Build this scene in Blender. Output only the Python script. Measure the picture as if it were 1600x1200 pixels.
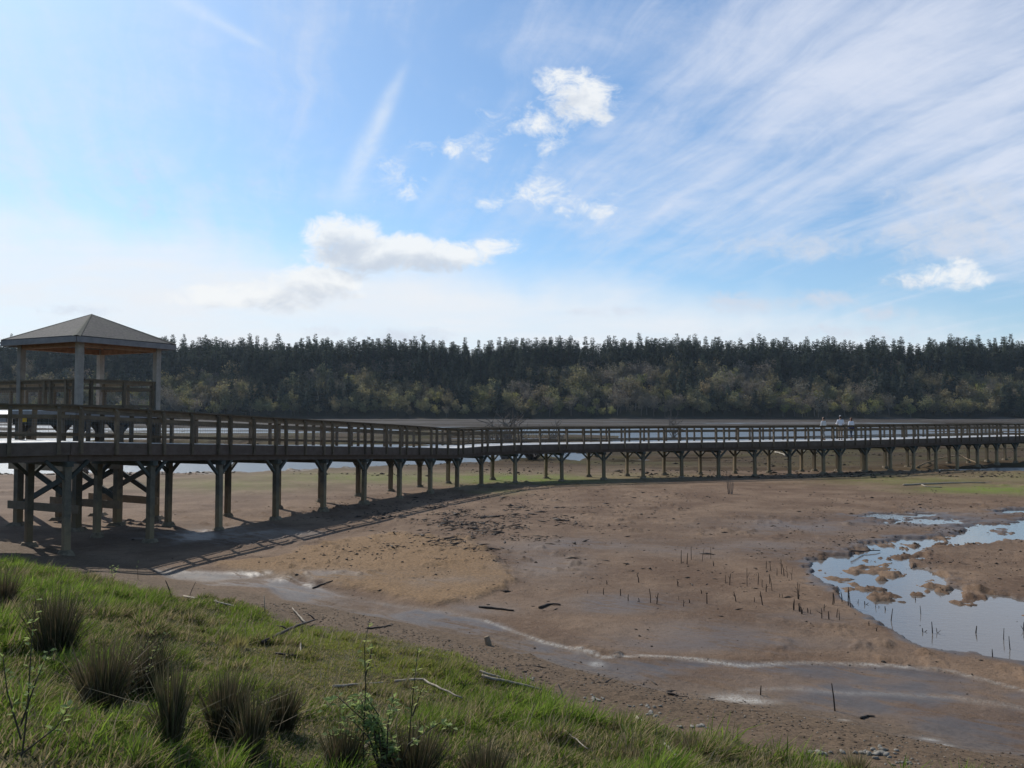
import bpy, math, random
import numpy as np
from mathutils import Vector, Matrix

sc = bpy.context.scene
for o in list(bpy.data.objects):
    bpy.data.objects.remove(o)
COL = sc.collection
random.seed(11)
R = random.Random(5)
rad = math.radians

# ------------------------------------------------------------------ camera
EYE = 4.2                      # eye height above the mud
FPX = 1280.0                   # focal length for a 1600 px wide picture
HOR = 646.0                    # horizon row
TILT = math.atan((HOR - 600.0) / FPX)
cam_d = bpy.data.cameras.new('camera')
cam_d.sensor_width = 36.0
cam_d.lens = 36.0 * FPX / 1600.0
cam_d.clip_start = 0.1
cam_d.clip_end = 20000.0
cam = bpy.data.objects.new('camera', cam_d)
cam.location = (0, 0, EYE)
cam.rotation_euler = (math.pi / 2 + TILT, 0, 0)
COL.objects.link(cam)
sc.camera = cam

# ------------------------------------------------------------------ sun, exposure
SUN_TO = Vector((-0.73, 0.92, 1.0)).normalized()      # towards the sun
SUN_EL = math.asin(SUN_TO.z)
SUN_AZ = math.atan2(SUN_TO.x, SUN_TO.y)               # from +Y, clockwise positive to +X
sun_d = bpy.data.lights.new('sun', 'SUN')
sun_d.energy = 4.2
sun_d.angle = rad(0.55)
sun_d.color = (1.0, 0.95, 0.87)
sun = bpy.data.objects.new('sun', sun_d)
sun.rotation_euler = (-SUN_TO).to_track_quat('-Z', 'Y').to_euler()
sun.location = (-30, 40, 60)
COL.objects.link(sun)
vs = sc.view_settings
vs.view_transform = 'Standard'
vs.look = 'None'
vs.exposure = 0.0
vs.gamma = 1.0
vs.use_curve_mapping = False


# ------------------------------------------------------------------ node helper
class NT:
    def __init__(self, tree):
        self.t = tree
        self.n = tree.nodes
        self.l = tree.links

    def new(self, typ, **kw):
        nd = self.n.new(typ)
        for k, v in kw.items():
            setattr(nd, k, v)
        return nd

    def put(self, sock, v):
        if v is None:
            return
        if isinstance(v, bpy.types.NodeSocket):
            self.l.new(v, sock)
        else:
            if sock.type == 'RGBA' and not isinstance(v, (int, float)) and len(v) == 3:
                v = (v[0], v[1], v[2], 1.0)
            sock.default_value = v

    def m(self, op, a, b=None, c=None, clamp=False):
        nd = self.new('ShaderNodeMath', operation=op, use_clamp=clamp)
        self.put(nd.inputs[0], a)
        self.put(nd.inputs[1], b)
        if c is not None:
            self.put(nd.inputs[2], c)
        return nd.outputs[0]

    def sstep(self, v, a, b, lo=0.0, hi=1.0, smooth=True):
        nd = self.new('ShaderNodeMapRange')
        nd.interpolation_type = 'SMOOTHSTEP' if smooth else 'LINEAR'
        for i, q in enumerate((v, a, b, lo, hi)):
            self.put(nd.inputs[i], q)
        return nd.outputs[0]

    def xyz(self, v):
        nd = self.new('ShaderNodeSeparateXYZ')
        self.put(nd.inputs[0], v)
        return nd.outputs

    def vec(self, x, y, z=0.0):
        nd = self.new('ShaderNodeCombineXYZ')
        for i, q in enumerate((x, y, z)):
            self.put(nd.inputs[i], q)
        return nd.outputs[0]

    def noise(self, v, scale, detail=4, rough=0.55, dist=0.0):
        nd = self.new('ShaderNodeTexNoise')
        self.put(nd.inputs['Vector'], v)
        nd.inputs['Scale'].default_value = scale
        nd.inputs['Detail'].default_value = detail
        nd.inputs['Roughness'].default_value = rough
        nd.inputs['Distortion'].default_value = dist
        return nd.outputs[0]

    def mix(self, f, a, b, mode='MIX'):
        nd = self.new('ShaderNodeMix', data_type='RGBA', blend_type=mode)
        self.put(nd.inputs[0], f)
        self.put(nd.inputs[6], a)
        self.put(nd.inputs[7], b)
        return nd.outputs[2]


# ------------------------------------------------------------------ sky
def px_dir(px, py):
    """direction of a picture point, as (x/y, z/y)"""
    d = Vector(((px - 800) / FPX, 1.0, (600 - py) / FPX))
    d.rotate(Matrix.Rotation(TILT, 3, 'X'))
    return d.x / d.y, d.z / d.y


def build_world():
    w = bpy.data.worlds.new('World')
    sc.world = w
    w.use_nodes = True
    T = NT(w.node_tree)
    T.n.clear()
    out = T.new('ShaderNodeOutputWorld')
    bg = T.new('ShaderNodeBackground')
    bg.inputs[1].default_value = 0.1
    T.l.new(bg.outputs[0], out.inputs[0])
    sky = T.new('ShaderNodeTexSky')
    sky.sky_type = 'NISHITA'
    sky.sun_disc = False
    sky.sun_elevation = SUN_EL
    sky.sun_rotation = SUN_AZ
    sky.altitude = 10
    sky.air_density = 1.0
    sky.dust_density = 0.6
    sky.ozone_density = 2.0
    tc = T.new('ShaderNodeTexCoord')
    x, y, z = T.xyz(tc.outputs['Generated'])
    yy = T.m('MAXIMUM', y, 0.05)
    gx = T.m('DIVIDE', x, yy)
    gz = T.m('DIVIDE', z, yy)
    g = T.vec(gx, gz, 0)
    front = T.sstep(y, 0.05, 0.3)
    # cumulus, each at its bearing and height in the sky
    n1 = T.noise(g, 9, 3, 0.55, 0.2)
    n2 = T.noise(T.vec(gx, T.m('MULTIPLY', gz, 1.35), 3.1), 27, 10, 0.66, 0.45)
    wob = T.m('ADD', T.m('MULTIPLY', T.m('SUBTRACT', n1, 0.5), 1.2), T.m('MULTIPLY', T.m('SUBTRACT', n2, 0.5), 3.0))

    def blobs(lst, gxx, gzz):
        acc = None
        for (px, py, rx, ry, amp) in lst:
            cx, cz = px_dir(px, py)
            a = T.m('DIVIDE', T.m('SUBTRACT', gxx, cx), rx / FPX)
            b = T.m('DIVIDE', T.m('SUBTRACT', gzz, cz), ry / FPX)
            r2 = T.m('ADD', T.m('MULTIPLY', a, a), T.m('MULTIPLY', b, b))
            v = T.m('MULTIPLY', T.m('SUBTRACT', 1.0, r2), amp)
            acc = v if acc is None else T.m('MAXIMUM', acc, v)
        return acc
    big = [(540, 368, 76, 40, 1.5), (600, 396, 140, 38, 1.6), (690, 402, 95, 30, 1.3), (768, 386, 60, 16, .8),
           (500, 443, 100, 34, 1.3), (430, 462, 100, 30, 1.1), (345, 463, 95, 22, .8), (905, 152, 72, 58, .95),
           (880, 125, 50, 30, .75), (842, 198, 60, 46, .62), (722, 228, 60, 26, .55), (670, 232, 44, 14, .35), (622, 275, 50, 36, .32),
           (845, 298, 66, 42, .55), (905, 318, 66, 28, .55), (765, 320, 30, 18, .3), (755, 182, 26, 14, .2),
           (1490, 432, 66, 30, .85), (1440, 440, 70, 16, .45)]
    b0 = blobs(big, gx, gz)
    cum = T.sstep(T.m('ADD', b0, wob), 0.04, 1.05)
    cum = T.m('MULTIPLY', cum, front)
    faint = [(1420, 442, 60, 16, .6), (1170, 475, 95, 24, .8), (1290, 468, 80, 18, .6), (1380, 488, 60, 18, .7), (1240, 385, 150, 26, .6), (1480, 365, 140, 50, .8),
             (1460, 305, 120, 40, .6), (1560, 330, 80, 60, .6), (120, 485, 70, 10, .5), (640, 525, 80, 16, .6), (960, 487, 80, 12, .6), (520, 520, 60, 14, .6), (250, 300, 120, 50, .1), (1300, 520, 200, 16, .5)]
    fnt = T.m('MULTIPLY', T.sstep(T.m('ADD', blobs(faint, gx, gz), T.m('MULTIPLY', wob, .8)), 0.0, 1.1), front)
    # the underside of each cumulus is in its own shade: compare with the density a little further up
    gz2 = T.m('ADD', gz, 24 / FPX)
    b1 = blobs(big[:10] + big[14:15] + big[17:], gx, gz2)
    n2b = T.noise(T.vec(gx, T.m('MULTIPLY', gz2, 1.35), 3.1), 24, 5, 0.6, 0.35)
    up = T.m('ADD', b1, T.m('MULTIPLY', T.m('SUBTRACT', n2b, 0.5), 2.4))
    shade = T.sstep(up, 0.30, 1.55)
    # high cirrus on a flat layer overhead
    zz = T.m('MAXIMUM', z, 0.02)
    qx = T.m('DIVIDE', x, T.m('ADD', zz, 0.12))
    qy = T.m('DIVIDE', y, T.m('ADD', zz, 0.12))
    ca, sa = math.cos(rad(17)), math.sin(rad(17))
    al = T.m('ADD', T.m('MULTIPLY', qx, -sa), T.m('MULTIPLY', qy, ca))
    ac = T.m('ADD', T.m('MULTIPLY', qx, ca), T.m('MULTIPLY', qy, sa))
    wv = T.noise(T.vec(qx, qy, 0), 1.1, 3, 0.5)
    ac2 = T.m('ADD', ac, T.m('MULTIPLY', wv, 0.30))
    ci1 = T.noise(T.vec(T.m('MULTIPLY', al, 0.55), T.m('MULTIPLY', ac2, 3.2), 0), 1.0, 8, 0.62, 0.4)
    ci2 = T.noise(T.vec(T.m('MULTIPLY', al, 1.1), T.m('MULTIPLY', ac2, 1.7), 5.0), 1.6, 8, 0.66, 0.8)
    ci3 = T.noise(T.vec(qx, qy, 9.0), 7.0, 6, 0.7, 0.6)
    veil_px = [(1420, 90, 560, 260, 1.0), (1560, 260, 300, 220, .95), (1050, 60, 330, 110, .7), (1130, 290, 330, 160, .62),
               (60, 170, 330, 230, .42), (330, 90, 260, 180, .22), (380, 300, 280, 120, .15)]
    veil = T.m('MAXIMUM', blobs(veil_px, gx, gz), 0.0)
    veil = T.m('MULTIPLY', veil, front)
    ci4 = T.noise(T.vec(T.m('MULTIPLY', al, 0.42), T.m('MULTIPLY', ac2, 9.0), 2.0), 1.0, 6, 0.6, 0.5)
    tex = T.m('ADD', T.m('ADD', T.m('MULTIPLY', ci1, 0.50), T.m('MULTIPLY', T.m('SUBTRACT', ci4, 0.5), 0.34)), T.m('ADD', T.m('MULTIPLY', ci2, 0.40), T.m('MULTIPLY', ci3, 0.22)))
    cir = T.sstep(T.m('ADD', tex, T.m('MULTIPLY', veil, 0.30)), 0.50, 0.98)
    cir = T.m('MULTIPLY', cir, 0.85)
    # one long bright streak and a contrail-like wisp
    def streak(p0, p1, w0, w1, amp):
        (ax, az), (bx, bz) = px_dir(*p0), px_dir(*p1)
        dx, dz = bx - ax, bz - az
        L = math.hypot(dx, dz)
        dx, dz = dx / L, dz / L
        u = T.m('ADD', T.m('MULTIPLY', T.m('SUBTRACT', gx, ax), dx), T.m('MULTIPLY', T.m('SUBTRACT', gz, az), dz))
        v = T.m('SUBTRACT', T.m('MULTIPLY', T.m('SUBTRACT', gx, ax), -dz), T.m('MULTIPLY', T.m('SUBTRACT', az, gz), dx))
        v = T.m('ADD', v, T.m('MULTIPLY', T.m('SUBTRACT', n1, 0.5), 0.012))
        wd = T.sstep(u, 0, L, w0 / FPX, w1 / FPX, False)
        q = T.m('DIVIDE', v, wd)
        fall = T.m('POWER', 2.718, T.m('MULTIPLY', T.m('MULTIPLY', q, q), -1.0))
        ends = T.m('MULTIPLY', T.sstep(u, -0.02, L * 0.35), T.sstep(u, L * 0.75, L * 1.05, 1.0, 0.0))
        return T.m('MULTIPLY', T.m('MULTIPLY', fall, ends), T.m('MULTIPLY', amp, T.sstep(n2, 0.2, 0.7, 0.5, 1.1)))
    st = streak((640, 90), (525, 335), 7, 24, 0.5)
    st = T.m('ADD', st, streak((240, -20), (430, 84), 16, 5, 0.32))
    st = T.m('ADD', st, streak((760, 190), (650, 340), 6, 16, 0.18))
    st = T.m('MULTIPLY', st, front)
    # pale cloud deck low on the horizon
    edge = T.m('ADD', T.m('MULTIPLY', T.m('SUBTRACT', n1, 0.5), 0.07), 0.0)
    gzt = T.m('ADD', gz, edge)
    hgt = T.sstep(gx, -0.65, 0.6, 0.25, 0.10, False)
    deck = T.sstep(T.m('SUBTRACT', gzt, hgt), 0.03, -0.05)
    ld = T.noise(T.vec(T.m('MULTIPLY', gx, 1.0), T.m('MULTIPLY', gz, 6.0), 2.0), 4, 5, 0.55)
    deck = T.m('MULTIPLY', deck, T.sstep(ld, 0.3, 0.7, 0.70, 1.0))
    haze_h = T.sstep(gz, 0.26, 0.02, 0.0, 0.34)
    # combine
    skyc = T.mix(1.0, sky.outputs[0], (0.90, 1.14, 1.30, 1), 'MULTIPLY')
    c = T.mix(0.04, skyc, (6.5, 7.6, 9.3, 1))
    c = T.mix(haze_h, c, (5.6, 7.2, 9.2, 1))
    c = T.mix(cir, c, (7.6, 8.1, 9.3, 1))
    c = T.mix(deck, c, (8.5, 8.9, 9.4, 1))
    c = T.mix(st, c, (8.3, 8.9, 9.6, 1))
    c = T.mix(T.m('MULTIPLY', fnt, 0.8), c, (6.7, 7.2, 8.2, 1))
    cc = T.mix(shade, (9.3, 9.5, 9.6, 1), (6.1, 6.7, 7.6, 1))
    c = T.mix(T.m('MULTIPLY', cum, 0.92), c, cc)
    T.l.new(c, bg.inputs[0])


build_world()

# ------------------------------------------------------------------ mesh helpers


class MB:
    def __init__(self):
        self.v, self.f, self.mi = [], [], []

    def add(self, vs, fs, mi=0):
        b = len(self.v)
        self.v += [tuple(p) for p in vs]
        for f in fs:
            self.f.append(tuple(b + i for i in f))
            self.mi.append(mi)

    def beam(self, p0, p1, w, h, up=(0, 0, 1), mi=0, ext=0.0):
        """square bar from p0 to p1, w sideways, h along up"""
        p0, p1 = Vector(p0), Vector(p1)
        d = (p1 - p0).normalized()
        p0 = p0 - d * ext
        p1 = p1 + d * ext
        up = Vector(up)
        s = d.cross(up)
        if s.length < 1e-5:
            s = d.cross(Vector((1, 0, 0)))
        s.normalize()
        u = s.cross(d).normalized()
        s *= w / 2
        u *= h / 2
        vs = [p0 - s - u, p0 + s - u, p0 + s + u, p0 - s + u, p1 - s - u, p1 + s - u, p1 + s + u, p1 - s + u]
        self.add(vs, [(0, 1, 2, 3), (7, 6, 5, 4), (0, 4, 5, 1), (1, 5, 6, 2), (2, 6, 7, 3), (3, 7, 4, 0)], mi)

    def prism(self, poly, z0, z1, mi=0):
        n = len(poly)
        z0 = z0 if hasattr(z0, '__len__') else [z0] * n
        z1 = z1 if hasattr(z1, '__len__') else [z1] * n
        vs = [(p[0], p[1], z0[i]) for i, p in enumerate(poly)] + [(p[0], p[1], z1[i]) for i, p in enumerate(poly)]
        fs = [tuple(range(n - 1, -1, -1)), tuple(range(n, 2 * n))]
        fs += [(i, (i + 1) % n, n + (i + 1) % n, n + i) for i in range(n)]
        self.add(vs, fs, mi)

    def tube(self, pts, rs, n=6, mi=0):
        pts = [Vector(p) for p in pts]
        ring = []
        vs = []
        for i, p in enumerate(pts):
            d = (pts[min(i + 1, len(pts) - 1)] - pts[max(i - 1, 0)])
            d = d.normalized() if d.length > 1e-9 else Vector((0, 0, 1))
            a = d.cross(Vector((0.31, 0.2, 0.93)))
            if a.length < 1e-3:
                a = d.cross(Vector((1, 0, 0)))
            a.normalize()
            b = d.cross(a)
            for k in range(n):
                t = 2 * math.pi * k / n
                vs.append(p + (a * math.cos(t) + b * math.sin(t)) * rs[i])
        fs = []
        for i in range(len(pts) - 1):
            for k in range(n):
                k2 = (k + 1) % n
                fs.append((i * n + k, i * n + k2, (i + 1) * n + k2, (i + 1) * n + k))
        fs.append(tuple(range(n - 1, -1, -1)))
        fs.append(tuple((len(pts) - 1) * n + k for k in range(n)))
        self.add(vs, fs, mi)

    def blade(self, p, d, L, w, bend, side=None, mi=0):
        """a thin tapering leaf blade, three segments"""
        p, d = Vector(p), Vector(d).normalized()
        s = Vector(side) if side else d.cross(Vector((R.uniform(-1, 1), R.uniform(-1, 1), 0.1)))
        s.normalize()
        bend = Vector(bend)
        a = p
        b = p + d * L * 0.5 + bend * L * 0.22
        c = p + d * L + bend * L
        self.add([a - s * w / 2, a + s * w / 2, b + s * w * .42, b - s * w * .42, c], [(0, 1, 2, 3), (3, 2, 4)], mi)

    def build(self, name, mats, parent=None, loc=None, smooth=False):
        me = bpy.data.meshes.new(name)
        me.from_pydata(self.v, [], self.f)
        if not isinstance(mats, (list, tuple)):
            mats = [mats]
        for m in mats:
            me.materials.append(m)
        if any(self.mi):
            me.polygons.foreach_set('material_index', self.mi)
        if smooth:
            me.polygons.foreach_set('use_smooth', [True] * len(me.polygons))
        me.update()
        o = bpy.data.objects.new(name, me)
        COL.objects.link(o)
        if parent is not None:
            o.parent = parent
        if loc is not None:
            o.location = loc
        return o


def np_mesh(name, v, faces4=None, faces3=None, mat=None, smooth=False):
    """big meshes from arrays"""
    me = bpy.data.meshes.new(name)
    me.vertices.add(len(v))
    me.vertices.foreach_set('co', np.asarray(v, dtype=np.float32).ravel())
    n4 = 0 if faces4 is None else len(faces4)
    n3 = 0 if faces3 is None else len(faces3)
    loops = []
    if n4:
        loops.append(np.asarray(faces4, dtype=np.int32).ravel())
    if n3:
        loops.append(np.asarray(faces3, dtype=np.int32).ravel())
    lo = np.concatenate(loops)
    me.loops.add(len(lo))
    me.loops.foreach_set('vertex_index', lo)
    me.polygons.add(n4 + n3)
    st = np.concatenate([np.arange(n4) * 4, n4 * 4 + np.arange(n3) * 3]).astype(np.int32)
    me.polygons.foreach_set('loop_start', st)
    if smooth:
        me.polygons.foreach_set('use_smooth', np.ones(n4 + n3, dtype=bool))
    for m in (mat if isinstance(mat, (list, tuple)) else [mat]):
        if m:
            me.materials.append(m)
    me.update(calc_edges=True)
    me.validate()
    o = bpy.data.objects.new(name, me)
    COL.objects.link(o)
    return o


def empty(name, loc, rz=0.0):
    o = bpy.data.objects.new(name, None)
    o.location = loc
    o.rotation_euler = (0, 0, rz)
    o.empty_display_size = 0.3
    COL.objects.link(o)
    return o


def tag(o, label=None, cat=None, group=None, kind=None):
    if label:
        o['label'] = label
    if cat:
        o['category'] = cat
    if group:
        o['group'] = group
    if kind:
        o['kind'] = kind
    return o


# ------------------------------------------------------------------ numpy noise
def _hash(ix, iy, seed):
    h = (ix.astype(np.int64) * 374761393 + iy.astype(np.int64) * 668265263 + seed * 1442695041) & 0xFFFFFFFF
    h = ((h ^ (h >> 13)) * 1274126177) & 0xFFFFFFFF
    h = h ^ (h >> 16)
    return (h & 0xFFFF) / 65535.0


def vnoise(x, y, seed=0):
    ix, iy = np.floor(x), np.floor(y)
    fx, fy = x - ix, y - iy
    fx = fx * fx * (3 - 2 * fx)
    fy = fy * fy * (3 - 2 * fy)
    a = _hash(ix, iy, seed)
    b = _hash(ix + 1, iy, seed)
    c = _hash(ix, iy + 1, seed)
    d = _hash(ix + 1, iy + 1, seed)
    return (a * (1 - fx) + b * fx) * (1 - fy) + (c * (1 - fx) + d * fx) * fy


def fbm(x, y, octv=4, seed=0):
    s, a, t = 0.0, 0.5, 0.0
    for i in range(octv):
        s = s + a * vnoise(x, y, seed + i * 17)
        t += a
        x, y, a = x * 2.03 + 3.7, y * 2.03 - 1.3, a * 0.5
    return s / t


def sst(a, b, v):
    t = np.clip((v - a) / (b - a), 0, 1)
    return t * t * (3 - 2 * t)


def poly_sd(px, py, poly, ysc=2.5):
    """signed distance (inside positive) to a polygon in map units"""
    p = np.array(poly, dtype=float)
    X, Y = px, py * ysc
    P = p * np.array([1, ysc])
    inside = np.zeros(X.shape, dtype=bool)
    dmin = np.full(X.shape, 1e9)
    n = len(P)
    for i in range(n):
        x0, y0 = P[i]
        x1, y1 = P[(i + 1) % n]
        ex, ey = x1 - x0, y1 - y0
        t = np.clip(((X - x0) * ex + (Y - y0) * ey) / (ex * ex + ey * ey + 1e-9), 0, 1)
        d = np.hypot(X - x0 - t * ex, Y - y0 - t * ey)
        dmin = np.minimum(dmin, d)
        c = ((y0 > Y) != (y1 > Y))
        xi = x0 + (Y - y0) / np.where(y1 == y0, 1e-9, (y1 - y0)) * ex
        inside ^= c & (X < xi)
    return np.where(inside, dmin, -dmin)


def line_d(px, py, pts, ysc=2.5):
    d = np.full(px.shape, 1e9)
    for (x0, y0), (x1, y1) in zip(pts[:-1], pts[1:]):
        y0, y1 = y0 * ysc, y1 * ysc
        ex, ey = x1 - x0, y1 - y0
        t = np.clip(((px - x0) * ex + (py * ysc - y0) * ey) / (ex * ex + ey * ey), 0, 1)
        d = np.minimum(d, np.hypot(px - x0 - t * ex, py * ysc - y0 - t * ey))
    return d


# the survey map of the flat: map coordinates are bearing and depression seen from the lookout on the bank
def to_map(X, Y):
    Yc = np.maximum(Y, 2.0)
    return 800 + FPX * X / Yc, HOR + FPX * EYE / Yc


BN = (0.586, 0.81)        # across the bank, away from the lookout
WATER_Z = -0.06          # tide pool
RIVER_Z = -0.36
POOL = [(1250, 876), (1272, 866), (1318, 861), (1345, 849), (1372, 843), (1440, 838), (1500, 827), (1560, 816), (1660, 806), (1720, 815),
        (1740, 1062), (1600, 1030), (1520, 1012), (1440, 1001), (1395, 984), (1362, 966), (1340, 950), (1318, 925), (1285, 906), (1272, 890)]
RMASS = [(1425, 870), (1450, 858), (1520, 850), (1585, 842), (1760, 838), (1760, 955), (1640, 950), (1590, 934), (1555, 922), (1520, 913), (1490, 912), (1470, 905), (1480, 893), (1450, 884)]
ISL = [(1357, 884, 56, 11, .16), (1314, 899, 46, 10, .13), (1345, 912, 40, 9, .14), (1385, 928, 46, 8.5, .18), (1455, 917, 26, 7.5, .17), (1478, 896, 20, 9, .16),
       (1530, 922, 31, 8.5, .20), (1510, 935, 34, 7, .15), (1420, 849, 13, 4.5, .16), (1386, 848, 14, 5, .16), (1388, 894, 24, 8, .18),
       (1596, 957, 24, 10, .12), (1335, 856, 16, 6, .15), (1270, 866, 24, 7, .17), (1400, 868, 20, 6, .14), (1470, 836, 26, 4, .12), (1560, 828, 30, 4, .11),
       (1580, 845, 22, 5, .15), (1405, 899, 8, 5, .14), (1340, 840, 24, 5, .10), (1425, 826, 40, 4, .08), (1460, 820, 40, 4, .08)]
LOBE = [(330, 880), (420, 868), (500, 846), (620, 828), (720, 838), (780, 862), (803, 890), (806, 912), (770, 930), (690, 944), (620, 932), (560, 925), (480, 905), (400, 898)]
FOAM = [(760, 966), (800, 980), (850, 999), (900, 1011), (940, 1022), (1000, 1019), (1080, 1024), (1160, 1032), (1250, 1029), (1380, 1034), (1480, 1044), (1540, 1058), (1620, 1080)]
FOAM2 = [(300, 897), (400, 903), (470, 918), (560, 932), (640, 942), (700, 952), (765, 967)]
FOAM3 = [(1170, 1072), (1230, 1066), (1310, 1074), (1400, 1078), (1480, 1082), (1560, 1094), (1640, 1106)]
CREEK = [(240, 885), (330, 890), (430, 893), (470, 905), (560, 928), (640, 940), (770, 966), (850, 1000), (940, 1024), (1100, 1026), (1250, 1030), (1400, 1036), (1500, 1050), (1640, 1085),
         (1640, 1200), (1500, 1180), (1400, 1160), (1200, 1118), (1000, 1076), (880, 1045), (760, 1000), (640, 972), (540, 955), (450, 935), (420, 915), (330, 910), (260, 900)]


_ri = random.Random(77)
for _k in range(64):
    _u = _ri.random()
    _x = 1275 + 330 * _u + _ri.uniform(-15, 15)
    _y = 836 + 88 * _ri.random() ** 1.25 + (8 * _u)
    _r = _ri.uniform(5, 19)
    ISL.append((_x, _y, _r * _ri.uniform(1, 1.7), _r * .34, _ri.uniform(.11, .17)))


def terrain(X, Y, zones=False):
    X = np.asarray(X, dtype=float)
    Y = np.asarray(Y, dtype=float)
    rr = np.hypot(X, Y)
    mx, my = to_map(X, Y)
    w1 = fbm(X * .9, Y * .9, 3, 3) - .5
    w2 = fbm(X * .9, Y * .9, 3, 40) - .5
    near = (Y > 2) & (rr < 60)
    mxw = mx + w1 * 44
    myw = my + w2 * 9
    # gentle undulation, firmer in the middle distance
    h = 0.05 * (fbm(X * .12, Y * .12, 3, 7) - .5) * 2 * sst(8, 20, rr)
    h = h + 0.035 * (fbm(X * .8, Y * .8, 4, 9) - .5) * np.exp(-rr / 60)
    h = h + 0.02 * (fbm(X * 4, Y * 4, 3, 19) - .5) * np.exp(-rr / 30)
    sc_ = poly_sd(mx + w1 * 20, my + w2 * 4, CREEK)
    creek = sst(-10, 12, sc_) * near
    clod = np.clip(fbm(X * 2.2, Y * 2.2, 4, 29) - .6, 0, 1) * sst(.45, .62, fbm(X * .16, Y * .16, 3, 77)) * (rr < 75) * (Y > 12) * (1 - creek)
    h = h + clod * .4
    # lower ground along the far boardwalk
    h = h - 0.16 * sst(38, 52, Y) * sst(-14, 2, X)
    # tidal river
    pxr = np.clip(mx, -3000, 5000)
    nb = np.interp(pxr, [-3000, 0, 380, 560, 690, 760, 840, 905, 940, 1000, 1060, 1420, 1520, 2000, 5000],
                   [58, 58, 60, 65, 70, 73, 84, 76, 92, 108, 122, 125, 180, 190, 190])
    nb = nb + 5 * w1
    fb = np.interp(pxr, [-3000, 0, 700, 1000, 1400, 1500, 5000], [300, 300, 280, 260, 250, 235, 200])
    chan = sst(nb - 1.5, nb + 3.5, Y) * (1 - sst(fb, fb + 18, Y))
    bars = sst(.535, .58, fbm(X * .010 + 4, Y * .085, 4, 61)) * sst(80, 105, Y) * np.interp(pxr, [900, 1000, 1420, 1500], [1, .35, .35, 1])
    chan = chan * (1 - bars)
    # broken sheets of water on the flat behind the far boardwalk, and streaks far off
    st = sst(.60, .66, fbm(X * .035, Y * .11, 4, 71)) * sst(61, 70, Y) * (1 - sst(240, 300, Y)) * sst(880, 960, mx)
    st2 = sst(.465, .52, fbm(X * .005, Y * .045, 4, 81)) * sst(190, 230, Y) * (1 - sst(560, 590, Y))
    h = np.where(Y > 50, h - .62 * np.maximum(np.maximum(chan, st), st2 * .8), h)
    h = h + 0.10 * (1 - chan) * sst(57, 75, Y) * (Y > 50) + .25 * sst(230, 300, Y) * (fbm(X * .01, Y * .05, 3, 91) - .3) * (rr < 620)
    # pools and islets
    w3 = fbm(X * 2.6, Y * 2.6, 4, 411) - .5
    mxw = mxw + w3 * 40
    myw = myw + (fbm(X * 2.6, Y * 2.6, 4, 421) - .5) * 9
    sd = poly_sd(mxw, myw, POOL)
    for (cx, cy, a, b) in [(1450, 812, 80, 5), (1550, 822, 60, 7), (1400, 803, 60, 3.5), (1590, 798, 40, 4), (1540, 845, 60, 3)]:
        sd = np.maximum(sd, 9 * (1 - ((mxw - cx) / a) ** 2 - ((myw - cy) / b) ** 2) - 16 * np.clip(fbm(X * .8, Y * .8, 3, 401) - .42, 0, 1))
    sr = poly_sd(mxw, myw, RMASS)
    pool = sst(-5, 5, sd) * (1 - .98 * sst(-6, 5, sr)) * near
    isl = np.zeros_like(h)
    for (cx, cy, a, b, hh) in ISL:
        q = ((mxw - cx) / a) ** 2 + ((myw - cy) / b) ** 2
        isl = np.maximum(isl, np.clip((1.2 - q + 1.5 * (w1 + w2)) * 1.3, 0, 1) * hh * .62)
    isl = isl * (1 - .8 * sst(-3, 8, sr)) * (.3 + .7 * sst(-9, 4, sd)) * near * (.7 + 1.9 * (fbm(X * 3.5, Y * 3.5, 4, 15) - .4))
    h = h - .15 * pool
    h = h + isl * 1.35
    # the sandy lobe and the creek bed
    sl = poly_sd(mxw, myw, LOBE)
    lobe = sst(-5, 16, sl) * near
    h = h + lobe * (.075 + .03 * (fbm(X * 5, Y * 5, 3, 33) - .5))
    h = h - .035 * creek
    # the bank we stand on
    d = X * BN[0] + Y * BN[1]
    al = X * BN[1] - Y * BN[0]
    dw = d + .7 * (fbm(al * .35, d * .35, 3, 51) - .5) * 2
    shore = 1 - sst(9.9, 12.3, dw)
    dwb = dw + .8 * sst(-15, -24, al) + .25 * sst(-9, -3, al)
    bank = np.where(dwb < 10.2, (10.2 - dwb) * .222, 0)
    bank = np.minimum(bank, 2.25 + .02 * (10 - np.clip(d, -30, 10)))
    bank = bank + .09 * (fbm(X * 1.1, Y * 1.1, 4, 55) - .5) * sst(10.4, 9.2, dw) * 2
    h = h * (1 - shore) + shore * .34 + bank + .05 * shore * (fbm(X * 2.5, Y * 2.5, 3, 57) - .5)
    # wooded bluff
    rise = np.interp(Y + 14 * (fbm(X * .008, Y * 0, 3, 95) - .5), [0, 592, 600, 622, 650, 690, 760, 7000], [0, 0, 1.5, 11, 26, 34, 39, 42])
    h = h + rise * (Y > 100)
    if not zones:
        return h
    grass = sst(10.5, 9.7, dw + .45 + 1.0 * sst(-15, -24, al) + .95 * sst(-9, -3, al))
    foam = np.exp(-(line_d(mx + w1 * 6, my + w2 * 3, FOAM) / (1.6 + 4.5 * fbm(X * .7, Y * .7, 3, 301))) ** 2) * near * (.50 + .5 * sst(.34, .62, fbm(X * .8 + 9, Y * .8, 4, 303)))
    foam = foam + .14 * np.exp(-(line_d(mx + w1 * 10, my + w2 * 8, FOAM2) / 5) ** 2) * near
    foam = foam + .30 * np.exp(-(line_d(mx + w1 * 30, my + w2 * 14, FOAM3) / 10) ** 2) * near
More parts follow.
